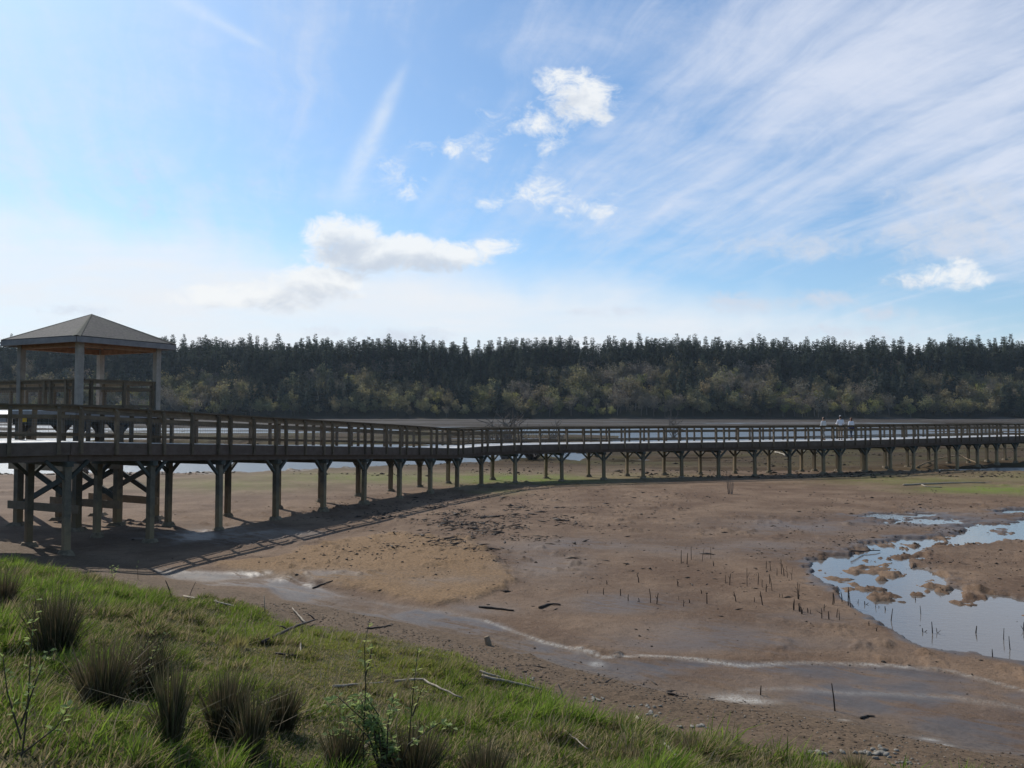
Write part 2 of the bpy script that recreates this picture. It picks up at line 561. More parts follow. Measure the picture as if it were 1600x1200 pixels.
    for (cx, cy, a, b) in [(1150, 1088, 40, 9), (1180, 1094, 28, 6), (930, 1032, 14, 4), (1308, 1129, 8, 4), (1445, 1152, 16, 4), (1468, 1162, 12, 3)]:
        foam = foam + .85 * np.exp(-(((mx + w1 * 40 - cx) / a) ** 2 + ((my + w2 * 14 - cy) / b) ** 2)) * near
    wet = creek * np.clip(.30 + .8 * sst(.35, .65, fbm(X * .45 + Y * .3, (Y - X * .3) * .9, 4, 311)), 0, .9)
    for (cx, cy, a, b, k) in [(1110, 990, 160, 24, .55), (1450, 812, 120, 13, .8), (1550, 826, 60, 10, .8), (1400, 802, 60, 6, .7), (1150, 855, 260, 14, .45), (330, 838, 110, 12, .9),
                              (430, 832, 60, 8, .8), (860, 880, 90, 34, .4), (760, 950, 60, 10, .5), (1250, 820, 150, 16, .55), (980, 940, 130, 18, .6), (700, 905, 110, 12, .35), (520, 900, 70, 10, .6), (1120, 1000, 220, 16, .6), (900, 850, 160, 14, .5), (1250, 960, 90, 14, .4)]:
        wet = np.maximum(wet, k * np.exp(-(((mx + w1 * 90 - cx) / a) ** 2 + ((my + w2 * 18 - cy) / b) ** 2)) * near)
    wet = np.maximum(wet, sst(-26, 0, sd) * near * 1.0 * (1 - sst(.0, .07, isl)) * (1 - sst(-8, 14, sr)))
    wet = np.maximum(wet, sst(nb - 4, nb, Y) * sst(nb + 30, nb + 3, Y) * .5)
    alg = np.zeros_like(h)
    for (cx, cy, a, b, k) in [(360, 757, 140, 10, .4), (600, 746, 210, 9, .6), (800, 745, 150, 7, 1.), (980, 742, 120, 6, .3), (1540, 761, 110, 7, 1.), (1420, 746, 130, 7, .5), (1650, 764, 80, 8, 1.),
                              (1600, 742, 120, 10, .35), (780, 765, 40, 5, .4)]:
        alg = np.maximum(alg, k * np.exp(-(((mx + w1 * 60 - cx) / a) ** 2 + ((my + w2 * 7 - cy) / b) ** 2)))
    alg = alg * (Y > 20) * (rr < 90) * (1 - pool)
    strand = sst(8.2, 9.4, dw) * (1 - sst(11.4, 13.0, dw))
    far = sst(56, 72, Y)
    forest = sst(588, 600, Y)
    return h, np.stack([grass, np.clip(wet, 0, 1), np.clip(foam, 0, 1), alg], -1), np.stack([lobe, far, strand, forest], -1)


def H(x, y):
    return float(terrain(np.array([x]), np.array([y]))[0])


def hit(px, py):
    """where the sight line of a picture point meets the ground"""
    u, v = px_dir(px, py)
    t = np.concatenate([np.linspace(2.5, 40, 900), np.geomspace(40.1, 900, 500)])
    z = EYE + v * t - terrain(u * t, t)
    i = int(np.argmax(z < 0))
    a, b = z[i - 1], z[i]
    tt = t[i - 1] + (t[i] - t[i - 1]) * a / (a - b)
    return Vector((u * tt, tt, EYE + v * tt))


# ------------------------------------------------------------------ materials
def principled(name):
    m = bpy.data.materials.new(name)
    m.use_nodes = True
    T = NT(m.node_tree)
    T.n.clear()
    out = T.new('ShaderNodeOutputMaterial')
    p = T.new('ShaderNodeBsdfPrincipled')
    T.l.new(p.outputs[0], out.inputs[0])
    return m, T, p, out


def wood(name, c0, c1, rough=.75, spec=.3, scale=6.0, sunlit_stain=None):
    """weathered timber: grain along the longest side, blotches, optional tidal staining near the ground, brightened as if sunlit"""
    m, T, p, out = principled(name)
    tc = T.new('ShaderNodeTexCoord')
    g = T.new('ShaderNodeNewGeometry')
    pos = g.outputs['Position']
    a = T.noise(pos, scale, 5, .6, .3)
    b = T.noise(pos, scale * 9, 3, .6)
    f = T.m('ADD', T.m('MULTIPLY', a, .75), T.m('MULTIPLY', b, .35))
    c = T.mix(T.sstep(f, .35, .75), c0, c1)
    if sunlit_stain:
        z = T.xyz(pos)[2]
        s = T.sstep(T.m('ADD', z, T.m('MULTIPLY', T.m('SUBTRACT', a, .5), 1.2)), 1.5, .5)
        c = T.mix(T.m('MULTIPLY', s, .55), c, sunlit_stain)  # tide mark in a brighter tan, painting sunlight onto the lower timber
    oi = T.new('ShaderNodeObjectInfo')
    hs = T.new('ShaderNodeHueSaturation')
    T.put(hs.inputs['Color'], c)
    T.put(hs.inputs['Value'], T.sstep(oi.outputs['Random'], 0, 1, .72, 1.3, False))
    T.put(p.inputs['Base Color'], hs.outputs[0])
    p.inputs['Roughness'].default_value = rough
    p.inputs['Specular IOR Level'].default_value = spec
    bp = T.new('ShaderNodeBump')
    bp.inputs['Strength'].default_value = .35
    bp.inputs['Distance'].default_value = .02
    T.put(bp.inputs['Height'], b)
    T.l.new(bp.outputs[0], p.inputs['Normal'])
    return m


def plain(name, c0, c1=None, rough=.7, scale=8, spec=.3, bump=0.0):
    m, T, p, out = principled(name)
    g = T.new('ShaderNodeNewGeometry')
    a = T.noise(g.outputs['Position'], scale, 4, .6)
    c1 = c1 or tuple(q * .75 for q in c0)
    T.put(p.inputs['Base Color'], T.mix(T.sstep(a, .35, .68), c0, c1))
    p.inputs['Roughness'].default_value = rough
    p.inputs['Specular IOR Level'].default_value = spec
    if bump:
        bp = T.new('ShaderNodeBump')
        bp.inputs['Strength'].default_value = bump
        bp.inputs['Distance'].default_value = .02
        T.put(bp.inputs['Height'], a)
        T.l.new(bp.outputs[0], p.inputs['Normal'])
    return m


def leafy(name, c0, c1, scale=3.0, trans=.35, rnd=.25, rough=.6):
    """leaves let some light through"""
    m, T, p, out = principled(name)
    T.n.remove(p)
    g = T.new('ShaderNodeNewGeometry')
    oi = T.new('ShaderNodeObjectInfo')
    a = T.noise(g.outputs['Position'], scale, 3, .6)
    c = T.mix(T.sstep(a, .32, .68), c0, c1)
    hs = T.new('ShaderNodeHueSaturation')
    T.put(hs.inputs['Color'], c)
    T.put(hs.inputs['Value'], T.sstep(oi.outputs['Random'], 0, 1, 1 - rnd, 1 + rnd, False))
    T.put(hs.inputs['Hue'], T.sstep(T.m('FRACT', T.m('MULTIPLY', oi.outputs['Random'], 7.3)), 0, 1, .5 - rnd * .08, .5 + rnd * .06, False))
    d = T.new('ShaderNodeBsdfDiffuse')
    tr = T.new('ShaderNodeBsdfTranslucent')
    gl = T.new('ShaderNodeBsdfGlossy')
    gl.inputs['Roughness'].default_value = rough
    T.l.new(hs.outputs[0], d.inputs[0])
    T.l.new(hs.outputs[0], tr.inputs[0])
    mx = T.new('ShaderNodeMixShader')
    mx.inputs[0].default_value = trans
    T.l.new(d.outputs[0], mx.inputs[1])
    T.l.new(tr.outputs[0], mx.inputs[2])
    m2 = T.new('ShaderNodeMixShader')
    m2.inputs[0].default_value = .03
    T.l.new(mx.outputs[0], m2.inputs[1])
    T.l.new(gl.outputs[0], m2.inputs[2])
    T.l.new(m2.outputs[0], out.inputs[0])
    return m


def ground_material():
    m, T, p, out = principled('mud')
    g = T.new('ShaderNodeNewGeometry')
    pos = g.outputs['Position']
    at1 = T.new('ShaderNodeAttribute')
    at1.attribute_name = 'zone_a'
    at2 = T.new('ShaderNodeAttribute')
    at2.attribute_name = 'zone_b'
    sp = T.new('ShaderNodeSeparateColor')
    T.l.new(at1.outputs['Color'], sp.inputs[0])
    grass, wet, foam = sp.outputs
    alg = at1.outputs['Alpha']
    s2 = T.new('ShaderNodeSeparateColor')
    T.l.new(at2.outputs['Color'], s2.inputs[0])
    lobe, far, strand = s2.outputs
    forest = at2.outputs['Alpha']
    nA = T.noise(pos, .35, 5, .6)
    nB = T.noise(pos, 2.2, 6, .62, .2)
    nC = T.noise(pos, 14, 5, .65)
    nD = T.noise(pos, 60, 3, .6)
    c = T.mix(T.sstep(nA, .35, .65), (.120, .072, .043), (.200, .131, .082))
    c = T.mix(T.m('MULTIPLY', T.sstep(nB, .45, .7), .5), c, (.098, .062, .038))
    c = T.mix(T.m('MULTIPLY', T.sstep(nC, .54, .70), .65), c, (.058, .042, .030))
    c = T.mix(T.m('MULTIPLY', T.sstep(T.noise(pos, 5.5, 5, .65, .5), .52, .68), .40), c, (.225, .155, .105))
    # tan sandy lobe
    c = T.mix(T.m('MULTIPLY', lobe, .75), c, T.mix(T.sstep(nC, .4, .65), (.270, .162, .074), (.150, .092, .045)))
    # wet grey silt
    px_, py_, pz_ = T.xyz(pos)
    strk = T.noise(T.vec(T.m('ADD', T.m('MULTIPLY', px_, .81), T.m('MULTIPLY', py_, -.586)), T.m('MULTIPLY', T.m('ADD', T.m('MULTIPLY', px_, .586), T.m('MULTIPLY', py_, .81)), 3.5), 0), 1.1, 7, .68, .6)
    wn = T.m('MULTIPLY', wet, T.sstep(T.m('ADD', T.m('MULTIPLY', strk, .6), T.m('MULTIPLY', nA, .4)), .38, .53, .25, 1.2))
    c = T.mix(T.m('MULTIPLY', wn, .8, None, True), c, T.mix(nB, (.040, .036, .035), (.098, .083, .073)))
    # far marsh
    farc = T.mix(T.sstep(T.noise(pos, .08, 5, .6), .4, .62), (.076, .054, .033), (.074, .064, .030))
    farc = T.mix(T.m('MULTIPLY', T.sstep(T.noise(T.vec(T.m('MULTIPLY', T.xyz(pos)[0], .12), T.xyz(pos)[1], 0), .5, 5, .65), .46, .62), .7), farc, (.028, .022, .016))
    yv = T.xyz(pos)[1]
    fs = T.noise(T.vec(T.m('MULTIPLY', T.xyz(pos)[0], .10), yv, 4.0), .075, 6, .66)
    far2 = T.mix(T.sstep(fs, .42, .60), (.032, .027, .022), (.115, .105, .095))
    farc = T.mix(T.sstep(yv, 150, 260, 0, .9), farc, far2)
    c = T.mix(T.m('MULTIPLY', far, .95), c, farc)
    # algae
    c = T.mix(T.m('MULTIPLY', T.m('MULTIPLY', alg, T.sstep(nB, .30, .6, .35, 1.1)), .9, None, True), c, T.mix(nC, (.070, .115, .008), (.175, .225, .022)))
    # wrack line under the bank
    c = T.mix(T.m('MULTIPLY', strand, .8), c, T.mix(T.sstep(nC, .42, .6), (.135, .092, .055), (.075, .052, .032)))
    # soil and moss under the grass
    c = T.mix(grass, c, T.mix(T.sstep(nB, .4, .62), (.060, .064, .020), (.10, .082, .038)))
    # dried foam and scum
    fo = T.m('MULTIPLY', foam, T.sstep(T.m('ADD', T.m('MULTIPLY', nC, .5), T.m('MULTIPLY', nD, .7)), .50, .68, .12, 1.0), None, True)
    c = T.mix(T.m('MULTIPLY', fo, .9), c, (.46, .43, .375))
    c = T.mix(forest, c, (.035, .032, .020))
    T.put(p.inputs['Base Color'], c)
    ro = T.sstep(wn, .05, .85, .85, .50)
    ro = T.m('ADD', ro, T.m('MULTIPLY', T.m('SUBTRACT', nC, .5), .25))
    ro = T.m('MAXIMUM', ro, T.m('MULTIPLY', T.m('MAXIMUM', grass, fo), .9))
    T.put(p.inputs['Roughness'], ro)
    T.put(p.inputs['Specular IOR Level'], T.m('MULTIPLY', T.sstep(wn, .05, .8, .14, .24), T.sstep(far, 0, 1, 1.0, .25)))
    hgt = T.m('ADD', T.m('MULTIPLY', nB, .9), T.m('ADD', T.m('MULTIPLY', nC, .35), T.m('MULTIPLY', nD, .10)))
    bp = T.new('ShaderNodeBump')
    T.put(bp.inputs['Strength'], T.sstep(wn, .1, .7, .8, .22))
    bp.inputs['Distance'].default_value = .09
    T.put(bp.inputs['Height'], hgt)
    T.l.new(bp.outputs[0], p.inputs['Normal'])
    return m


def water_material(river=False):
    m, T, p, out = principled('water')
    g = T.new('ShaderNodeNewGeometry')
    x, y, z = T.xyz(g.outputs['Position'])
    p.inputs['Base Color'].default_value = (.10, .115, .12, 1) if river else (.13, .115, .10, 1)
    p.inputs['Roughness'].default_value = .34 if river else .05
    p.inputs['IOR'].default_value = 1.333
    p.inputs['Specular IOR Level'].default_value = .5
    n = T.noise(T.vec(T.m('MULTIPLY', x, 1.0), T.m('MULTIPLY', y, 1.6), 0), 5.0, 3, .55)
    n2 = T.noise(T.vec(x, T.m('MULTIPLY', y, 1.5), 0), .6, 3, .55)
    bp = T.new('ShaderNodeBump')
    T.put(bp.inputs['Strength'], 1.0 if river else .07)
    bp.inputs['Distance'].default_value = .05
    T.put(bp.inputs['Height'], T.m('ADD', n, T.m('MULTIPLY', n2, 1.0)))
    T.l.new(bp.outputs[0], p.inputs['Normal'])
    return m


M = {}
M['deck'] = wood('deck_boards', (.80, .78, .74), (.66, .64, .60), .5, .4, 5)  # near-white base colour carries the sun glare on the boards
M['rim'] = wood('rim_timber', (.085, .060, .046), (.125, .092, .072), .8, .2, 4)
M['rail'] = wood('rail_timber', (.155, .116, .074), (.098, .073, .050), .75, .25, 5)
M['leg'] = wood('pile_timber', (.150, .126, .088), (.085, .073, .055), .8, .25, 3, sunlit_stain=(.30, .205, .105))
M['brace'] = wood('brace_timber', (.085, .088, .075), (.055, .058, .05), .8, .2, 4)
M['pale'] = wood('pale_timber', (.33, .285, .24), (.23, .20, .17), .7, .3, 5)
M['low'] = wood('sawn_timber', (.27, .20, .13), (.19, .14, .09), .8, .2, 4)
M['soffit'] = wood('soffit_boards', (.30, .17, .10), (.2, .11, .065), .8, .2, 6)
M['fascia'] = wood('roof_trim', (.24, .22, .21), (.17, .155, .15), .75, .3, 4)
M['foot'] = plain('footing_concrete', (.22, .17, .11), (.13, .10, .065), .9, 9)
M['wire'] = plain('galvanised_wire', (.22, .22, .22), None, .5, 20)
M['yellow'] = plain('yellow_enamel', (.55, .42, .03), (.45, .34, .03), .5, 9)
M['dead'] = plain('dead_reed', (.065, .045, .03), (.035, .026, .02), .9, 30)
M['drift'] = plain('driftwood', (.36, .31, .24), (.22, .18, .135), .85, 22)
M['dark_drift'] = plain('wet_driftwood', (.055, .04, .03), (.03, .022, .018), .75, 22)
M['stone'] = plain('shore_stone', (.25, .225, .185), (.14, .125, .10), .85, 16, .3, .3)
M['bark'] = plain('bark', (.085, .065, .05), (.05, .04, .032), .9, 2)
M['bare'] = plain('bare_twig', (.20, .165, .135), (.12, .095, .08), .9, 3)


def shingle():
    m, T, p, out = principled('asphalt_shingle')
    g = T.new('ShaderNodeNewGeometry')
    x, y, z = T.xyz(g.outputs['Position'])
    n = T.noise(g.outputs['Position'], 30, 4, .7)
    n2 = T.noise(g.outputs['Position'], 2.2, 3, .6)
    row = T.m('FRACT', T.m('MULTIPLY', z, 12.5))
    c = T.mix(T.sstep(T.m('ADD', T.m('MULTIPLY', n, .6), T.m('MULTIPLY', T.noise(g.outputs['Position'], 9, 4, .7), .5)), .42, .68), (.026, .024, .023), (.090, .080, .072))
    c = T.mix(T.m('MULTIPLY', T.sstep(row, .25, .0), .75), c, (.02, .02, .019))
    c = T.mix(T.m('MULTIPLY', T.sstep(T.m('ADD', n2, T.m('MULTIPLY', n, .3)), .62, .80), .30), c, (.085, .085, .055))
    T.put(p.inputs['Base Color'], c)
    p.inputs['Roughness'].default_value = .9
    bp = T.new('ShaderNodeBump')
    bp.inputs['Strength'].default_value = .4
    bp.inputs['Distance'].default_value = .02
    T.put(bp.inputs['Height'], T.m('ADD', n, row))
    T.l.new(bp.outputs[0], p.inputs['Normal'])
    return m


M['shingle'] = shingle()
M['cap'] = plain('mossy_hip_cap', (.07, .072, .052), (.05, .05, .04), .9, 12)
M['mud'] = ground_material()
M['water'] = water_material()
M['river'] = water_material(True)


# ------------------------------------------------------------------ ground and water
def build_ground():
    fine = np.arange(-37, 37.01, .09)
    ang = np.concatenate([np.arange(-180, -60, 4.0), np.arange(-60, -37, .8), fine, np.arange(37.8, 60, .8), np.arange(60, 180, 4.0)])
    r = np.concatenate([[.3, 1.0, 1.7, 2.4], np.geomspace(3, 62, 480), np.geomspace(62.6, 640, 300)[0:], np.geomspace(650, 2400, 50)])
    A, Rr = np.meshgrid(np.radians(ang), r)
    X, Y = Rr * np.sin(A), Rr * np.cos(A)
    h, za, zb = terrain(X, Y, True)
    nr, na = X.shape
    v = np.stack([X, Y, h], -1).reshape(-1, 3)
    idx = np.arange(nr * na).reshape(nr, na)
    nxt = np.roll(idx, -1, axis=1)
    q = np.stack([idx[:-1], nxt[:-1], nxt[1:], idx[1:]], -1).reshape(-1, 4)
    q = q[:, ::-1]
    tri = np.stack([np.full(na, len(v)), nxt[0], idx[0]], -1)[:, ::-1]
    v = np.concatenate([v, [[0, 0, terrain(np.array([0.]), np.array([0.]))[0]]]])
    o = np_mesh('ground', v, q, tri[:, ::-1] if False else tri, M['mud'], True)
    for nm, zz in (('zone_a', za), ('zone_b', zb)):
        at = o.data.attributes.new(nm, 'FLOAT_COLOR', 'POINT')
        zz = np.concatenate([zz.reshape(-1, 4), zz.reshape(-1, 4)[:1]]).astype(np.float32)
        at.data.foreach_set('color', zz.ravel())
    tag(o, kind='structure')
    w = MB()
    w.add([(-900, 50, RIVER_Z), (900, 50, RIVER_Z), (900, 597, RIVER_Z), (-900, 597, RIVER_Z)], [(0, 1, 2, 3)])
    tag(w.build('water', M['river']), kind='structure')
    w = MB()
    w.add([(6, 12, WATER_Z), (30, 12, WATER_Z), (30, 36, WATER_Z), (6, 36, WATER_Z)], [(0, 1, 2, 3)])
    tag(w.build('water', M['water']), kind='structure')


build_ground()

# ------------------------------------------------------------------ boardwalk
K0 = Vector((-13.1, 24.2))
DL = Vector((.41, .912))
pts = [K0 + DL * (3.05 * k) for k in range(10)]
zdk = [max(3.37 - .141 * k, 2.24) for k in range(10)]
pts += [Vector((.2, 51.5)), Vector((3.18, 52.8)), Vector((6.0, 53.8))]
pts += [pts[12] + Vector((2.73, .875)) * k for k in range(1, 7)]
pts += [Vector((23.75, 59.5))]
pts += [pts[19] + Vector((.856, .517)) * 2.95 * k for k in range(1, 10)]
zdk += [2.24] * (len(pts) - 10)
STUB = [K0 + Vector((-.78, -.62)) * 6.1, K0 + Vector((-.78, -.62)) * 3.05]
pts = STUB + pts
zdk = [3.40, 3.385] + zdk
NB = len(pts)
WID = 2.45


def path_normals(p):
    ns = []
    for i in range(len(p)):
        a = (p[i] - p[i - 1]).normalized() if i else None
        b = (p[i + 1] - p[i]).normalized() if i < len(p) - 1 else None
        a = a or b
        b = b or a
        na, nb_ = Vector((-a.y, a.x)), Vector((-b.y, b.x))
        n = (na + nb_).normalized()
        ns.append(n / max(n.dot(na), .6))
    return ns


NRM = path_normals(pts)


def wp(i, off, dz=0.0):
    """point of the walkway: bent i, off metres from the front leg line, dz above the deck"""
    p = pts[i] + NRM[i] * off
    return Vector((p.x, p.y, zdk[i] + dz))


bw = empty('boardwalk', (K0.x, K0.y, 0))
tag(bw, 'long timber boardwalk on legs curving across the mudflat, with post and rail sides', 'boardwalk')
OFF = Vector((-K0.x, -K0.y, 0))


def part(mb, name, mat, parent=bw, off=OFF):
    return mb.build(name, mat, parent, off)


# deck of separate boards
mb = MB()
for i in range(NB - 1):
    a0, a1, b0, b1 = wp(i, -.12), wp(i + 1, -.12), wp(i, WID + .12), wp(i + 1, WID + .12)
    n = max(2, int((a1 - a0).length / .146))
    for k in range(n):
        t0, t1 = k / n, (k + .965) / n
        p = [a0.lerp(a1, t0), a0.lerp(a1, t1), b0.lerp(b1, t1), b0.lerp(b1, t0)]
        j = R.uniform(-.002, .003)
        mb.prism([(q.x, q.y) for q in p], [q.z - .045 for q in p], [q.z + j for q in p])
part(mb, 'deck', M['deck'])
# rim beams and stringers
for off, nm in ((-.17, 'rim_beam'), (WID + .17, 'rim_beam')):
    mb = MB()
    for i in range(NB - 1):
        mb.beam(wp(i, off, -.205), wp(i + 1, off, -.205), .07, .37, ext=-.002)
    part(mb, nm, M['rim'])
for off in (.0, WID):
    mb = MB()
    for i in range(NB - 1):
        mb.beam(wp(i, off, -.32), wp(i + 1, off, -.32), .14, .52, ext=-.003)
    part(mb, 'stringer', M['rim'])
mb = MB()
for i in range(NB - 1):
    for off in (.8, 1.6):
        mb.beam(wp(i, off, -.22), wp(i + 1, off, -.22), .1, .33, ext=-.003)
part(mb, 'stringer', M['rim'])
SAG = [R.uniform(-.012, .012) for _ in range(NB)]
# rails (cap, middle, bottom) and wire mesh on both sides
for off, s in ((-.13, -1), (WID + .13, 1)):
    for nm, dz, w, h, do in (('top_rail', 1.075, .17, .045, 0), ('top_rail', 1.0, .045, .10, .035), ('middle_rail', .74, .045, .11, .035), ('bottom_rail', .215, .045, .085, .035)):
        mb = MB()
        for i in range(NB - 1):
            mb.beam(wp(i, off - s * do, dz + SAG[i]), wp(i + 1, off - s * do, dz + SAG[i + 1]), w * R.uniform(.94, 1.04), h, ext=R.choice((-.003, -.005, -.012)))
        part(mb, nm, M['rail'])
    mb = MB()
    for i in range(NB - 1):
        L = (wp(i, 0) - wp(i + 1, 0)).length
        n = int(L / .115)
        for k in range(n):
            q = wp(i, off - s * .07).lerp(wp(i + 1, off - s * .07), (k + .5) / n)
            mb.beam(q + Vector((0, 0, .22)), q + Vector((0, 0, .74)), 0.0026, 0.0026, up=(1, 0, 0))
        for k in range(5):
            mb.beam(wp(i, off - s * .07, 0.29 + .09 * k), wp(i + 1, off - s * .07, 0.29 + .09 * k), 0.0026, 0.0026)
    part(mb, 'wire_mesh', M['wire'])

# rail posts: a pair astride each bent and one at mid span
posts = []
for off, s in ((-.13, -1), (WID + .13, 1)):
    for i in range(NB - 1):
        L = (pts[i + 1] - pts[i]).length
        for t in ((.3 / L, .5, 1 - .3 / L) if L > 2 else (.5,)):
            a = wp(i, off).lerp(wp(i + 1, off), t)
            d = (wp(i + 1, off) - wp(i, off)).normalized()
            posts.append((a, d, s))
posts.sort(key=lambda q: (q[0] - Vector((0, 0, 4.2))).length + (1.5 if q[2] > 0 else 0) + (100 if abs(q[0].x / q[0].y) > .63 else 0))
rest = MB()


def post_mesh(mb, a, d, s):
    n = Vector((-d.y, d.x, 0)).normalized() * s
    jt = d * R.uniform(-.02, .02)
    mb.beam(a + n * .10 - jt + Vector((0, 0, -.36 + R.uniform(-.03, .02))), a + n * .10 + Vector((0, 0, .98)), .095, .12, up=n)
    mb.beam(a + n * .10 + Vector((0, 0, .90)), a - n * .0 + Vector((0, 0, 1.052)), .09, .085, up=n)
    for z in (-.27, -.1):
        mb.beam(a + n * .16 + Vector((0, 0, z)), a + n * .175 + Vector((0, 0, z)), .03, .03)


for k, (a, d, s) in enumerate(posts):
    if k < 100:
        mb = MB()
        post_mesh(mb, a, d, s)
        part(mb, 'railing_post', M['rail'])
    else:
        post_mesh(rest, a, d, s)
tag(part(rest, 'railing_post', M['rail']), kind='stuff')

# bents: legs with knee braces and footings, cap beam between
brace_rest = MB()
nbr = 0
order = sorted(range(NB), key=lambda i: wp(i, 0).y)
for i in range(NB):
    if i in (0,):
        pass
    for off in (0.0, WID):
        top = wp(i, off, -.60)
        gz = H(top.x, top.y)
        d = (pts[min(i + 1, NB - 1)] - pts[max(i - 1, 0)]).normalized()
        d3 = Vector((d.x, d.y, (zdk[min(i + 1, NB - 1)] - zdk[max(i - 1, 0)]) / (pts[min(i + 1, NB - 1)] - pts[max(i - 1, 0)]).length))
        n3 = Vector((-d.y, d.x, 0))
        mb = MB()
        mb.beam((top.x + R.uniform(-.025, .025), top.y + R.uniform(-.025, .025), gz - .25), (top.x, top.y, top.z + .015), .185, .185, up=n3)
        lg = part(mb, 'leg', M['leg'])
        mb = MB()
        w = .15 + R.uniform(0, .06)
        hh = .10 + R.uniform(0, .08)
        pl = []
        for k in range(8):
            t = k * math.pi / 4 + .2
            pl.append((math.cos(t), math.sin(t)))
        v0 = [(top.x + c * (w + .12), top.y + q * (w + .12), gz - .08) for c, q in pl]
        v1 = [(top.x + c * (w - .0), top.y + q * (w - .0), gz + hh) for c, q in pl]
        mb.add(v0 + v1, [tuple(range(8, 16))] + [(k, (k + 1) % 8, 8 + (k + 1) % 8, 8 + k) for k in range(8)])
        mb.build('footing', M['foot'], lg)
        for s in (-1, 1):
            sh = -1 if off == 0 else 1
            a = top + Vector((0, 0, -.50)) + d3 * s * .06 + n3 * sh * .0
            b = top + d3 * s * .60 + Vector((0, 0, .03))
            if (s < 0 and i == 0) or (s > 0 and i == NB - 1):
                continue
            nbr += 1
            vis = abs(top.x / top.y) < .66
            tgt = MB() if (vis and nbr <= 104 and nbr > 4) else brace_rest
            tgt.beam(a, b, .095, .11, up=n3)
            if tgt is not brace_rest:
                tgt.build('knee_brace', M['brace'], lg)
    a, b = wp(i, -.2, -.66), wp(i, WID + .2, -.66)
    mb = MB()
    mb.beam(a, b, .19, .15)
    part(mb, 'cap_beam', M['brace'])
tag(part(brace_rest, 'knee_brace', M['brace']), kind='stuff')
# small yellow tag on the rail near the landing
mb = MB()
q = wp(2, WID + .06, .62)
mb.beam(q + Vector((-.35, .25, -.06)), q + Vector((-.35, .25, .06)), .14, .012, up=(0.5, -.85, 0))
part(mb, 'warning_plate', M['yellow'])

# ------------------------------------------------------------------ lookout pavilion
PF = Vector((-15.6, 29.5))
E1 = Vector((.447, .894))
E2 = Vector((-.894, .447))
SZ = 3.35
PD = 4.33
pv = empty('pavilion', (PF.x, PF.y, 0))
tag(pv, 'hip roofed timber lookout shelter on braced legs beside the boardwalk', 'pavilion')
PO = Vector((-PF.x, -PF.y, 0))


def pp(a, b, z):
    q = PF + E1 * a + E2 * b
    return Vector((q.x, q.y, z))


def ppart(mb, name, mat, parent=pv, smooth=False):
    return mb.build(name, mat, parent, PO if parent is pv else None, smooth)


C0 = SZ / 2
ov = C0 + .49
EAV, APX = 6.97, 8.06
# roof: four slopes with a little thickness, hip caps
mb = MB()
cs = [pp(C0 - ov, C0 - ov, EAV), pp(C0 + ov, C0 - ov, EAV), pp(C0 + ov, C0 + ov, EAV), pp(C0 - ov, C0 + ov, EAV)]
ap = pp(C0, C0, APX)
lo = [c + Vector((0, 0, -.03)) for c in cs]
mb.add(cs + [ap] + lo, [(0, 1, 4), (1, 2, 4), (2, 3, 4), (3, 0, 4), (5, 6, 1, 0), (6, 7, 2, 1), (7, 8, 3, 2), (8, 5, 0, 3)])
rf = ppart(mb, 'roof', M['shingle'])
for c in cs:
    mb = MB()
    d_ = (ap - c)
    sdv = Vector((-d_.y, d_.x, 0)).normalized()
    q0, q1 = c + Vector((0, 0, .012)), ap + Vector((0, 0, .012))
    dn_ = Vector((0, 0, -.045))
    mb.add([q0, q1, q1 + sdv * .02 + dn_ * .1, q0 + sdv * .14 + dn_, q1 - sdv * .02 + dn_ * .1, q0 - sdv * .14 + dn_], [(0, 3, 2, 1), (0, 1, 4, 5)])
    mb.build('hip_cap', M['cap'], rf)
mb = MB()
for k in range(4):
    a, b = cs[k], cs[(k + 1) % 4]
    mb.beam(a + Vector((0, 0, -.135)), b + Vector((0, 0, -.135)), .05, .20, ext=-.03)
mb.build('fascia', M['fascia'], rf)
mb = MB()
li = [c + (ap - c) * .04 + Vector((0, 0, -.10)) for c in cs]
mb.add(li + [ap + Vector((0, 0, -.12))], [(1, 0, 4), (2, 1, 4), (3, 2, 4), (0, 3, 4)])
for k in range(4):
    a, b = li[k], li[(k + 1) % 4]
    for t in (.2, .4, .6, .8):
        q = a.lerp(b, t)
        mb.beam(q + Vector((0, 0, -.05)), q.lerp(ap, .62) + Vector((0, 0, -.12)), .045, .11)
    mb.beam(a + Vector((0, 0, -.06)), ap + Vector((0, 0, -.2)), .06, .14)
mb.build('soffit', M['soffit'], rf)
mb = MB()
for (a, b) in (((0, 0), (SZ, 0)), ((SZ, 0), (SZ, SZ)), ((SZ, SZ), (0, SZ)), ((0, SZ), (0, 0))):
    mb.beam(pp(a[0], a[1], 6.72), pp(b[0], b[1], 6.72), .14, .20, ext=-.12)
mb.build('plate_beam', M['soffit'], rf)
for (a, b) in ((0, 0), (SZ, 0), (SZ, SZ), (0, SZ)):
    mb = MB()
    n = Vector((E1.x, E1.y, 0))
    mb.beam(pp(a, b, PD - .5), pp(a, b, 6.82), .21, .21, up=n)
    ppart(mb, 'post', M['pale'])
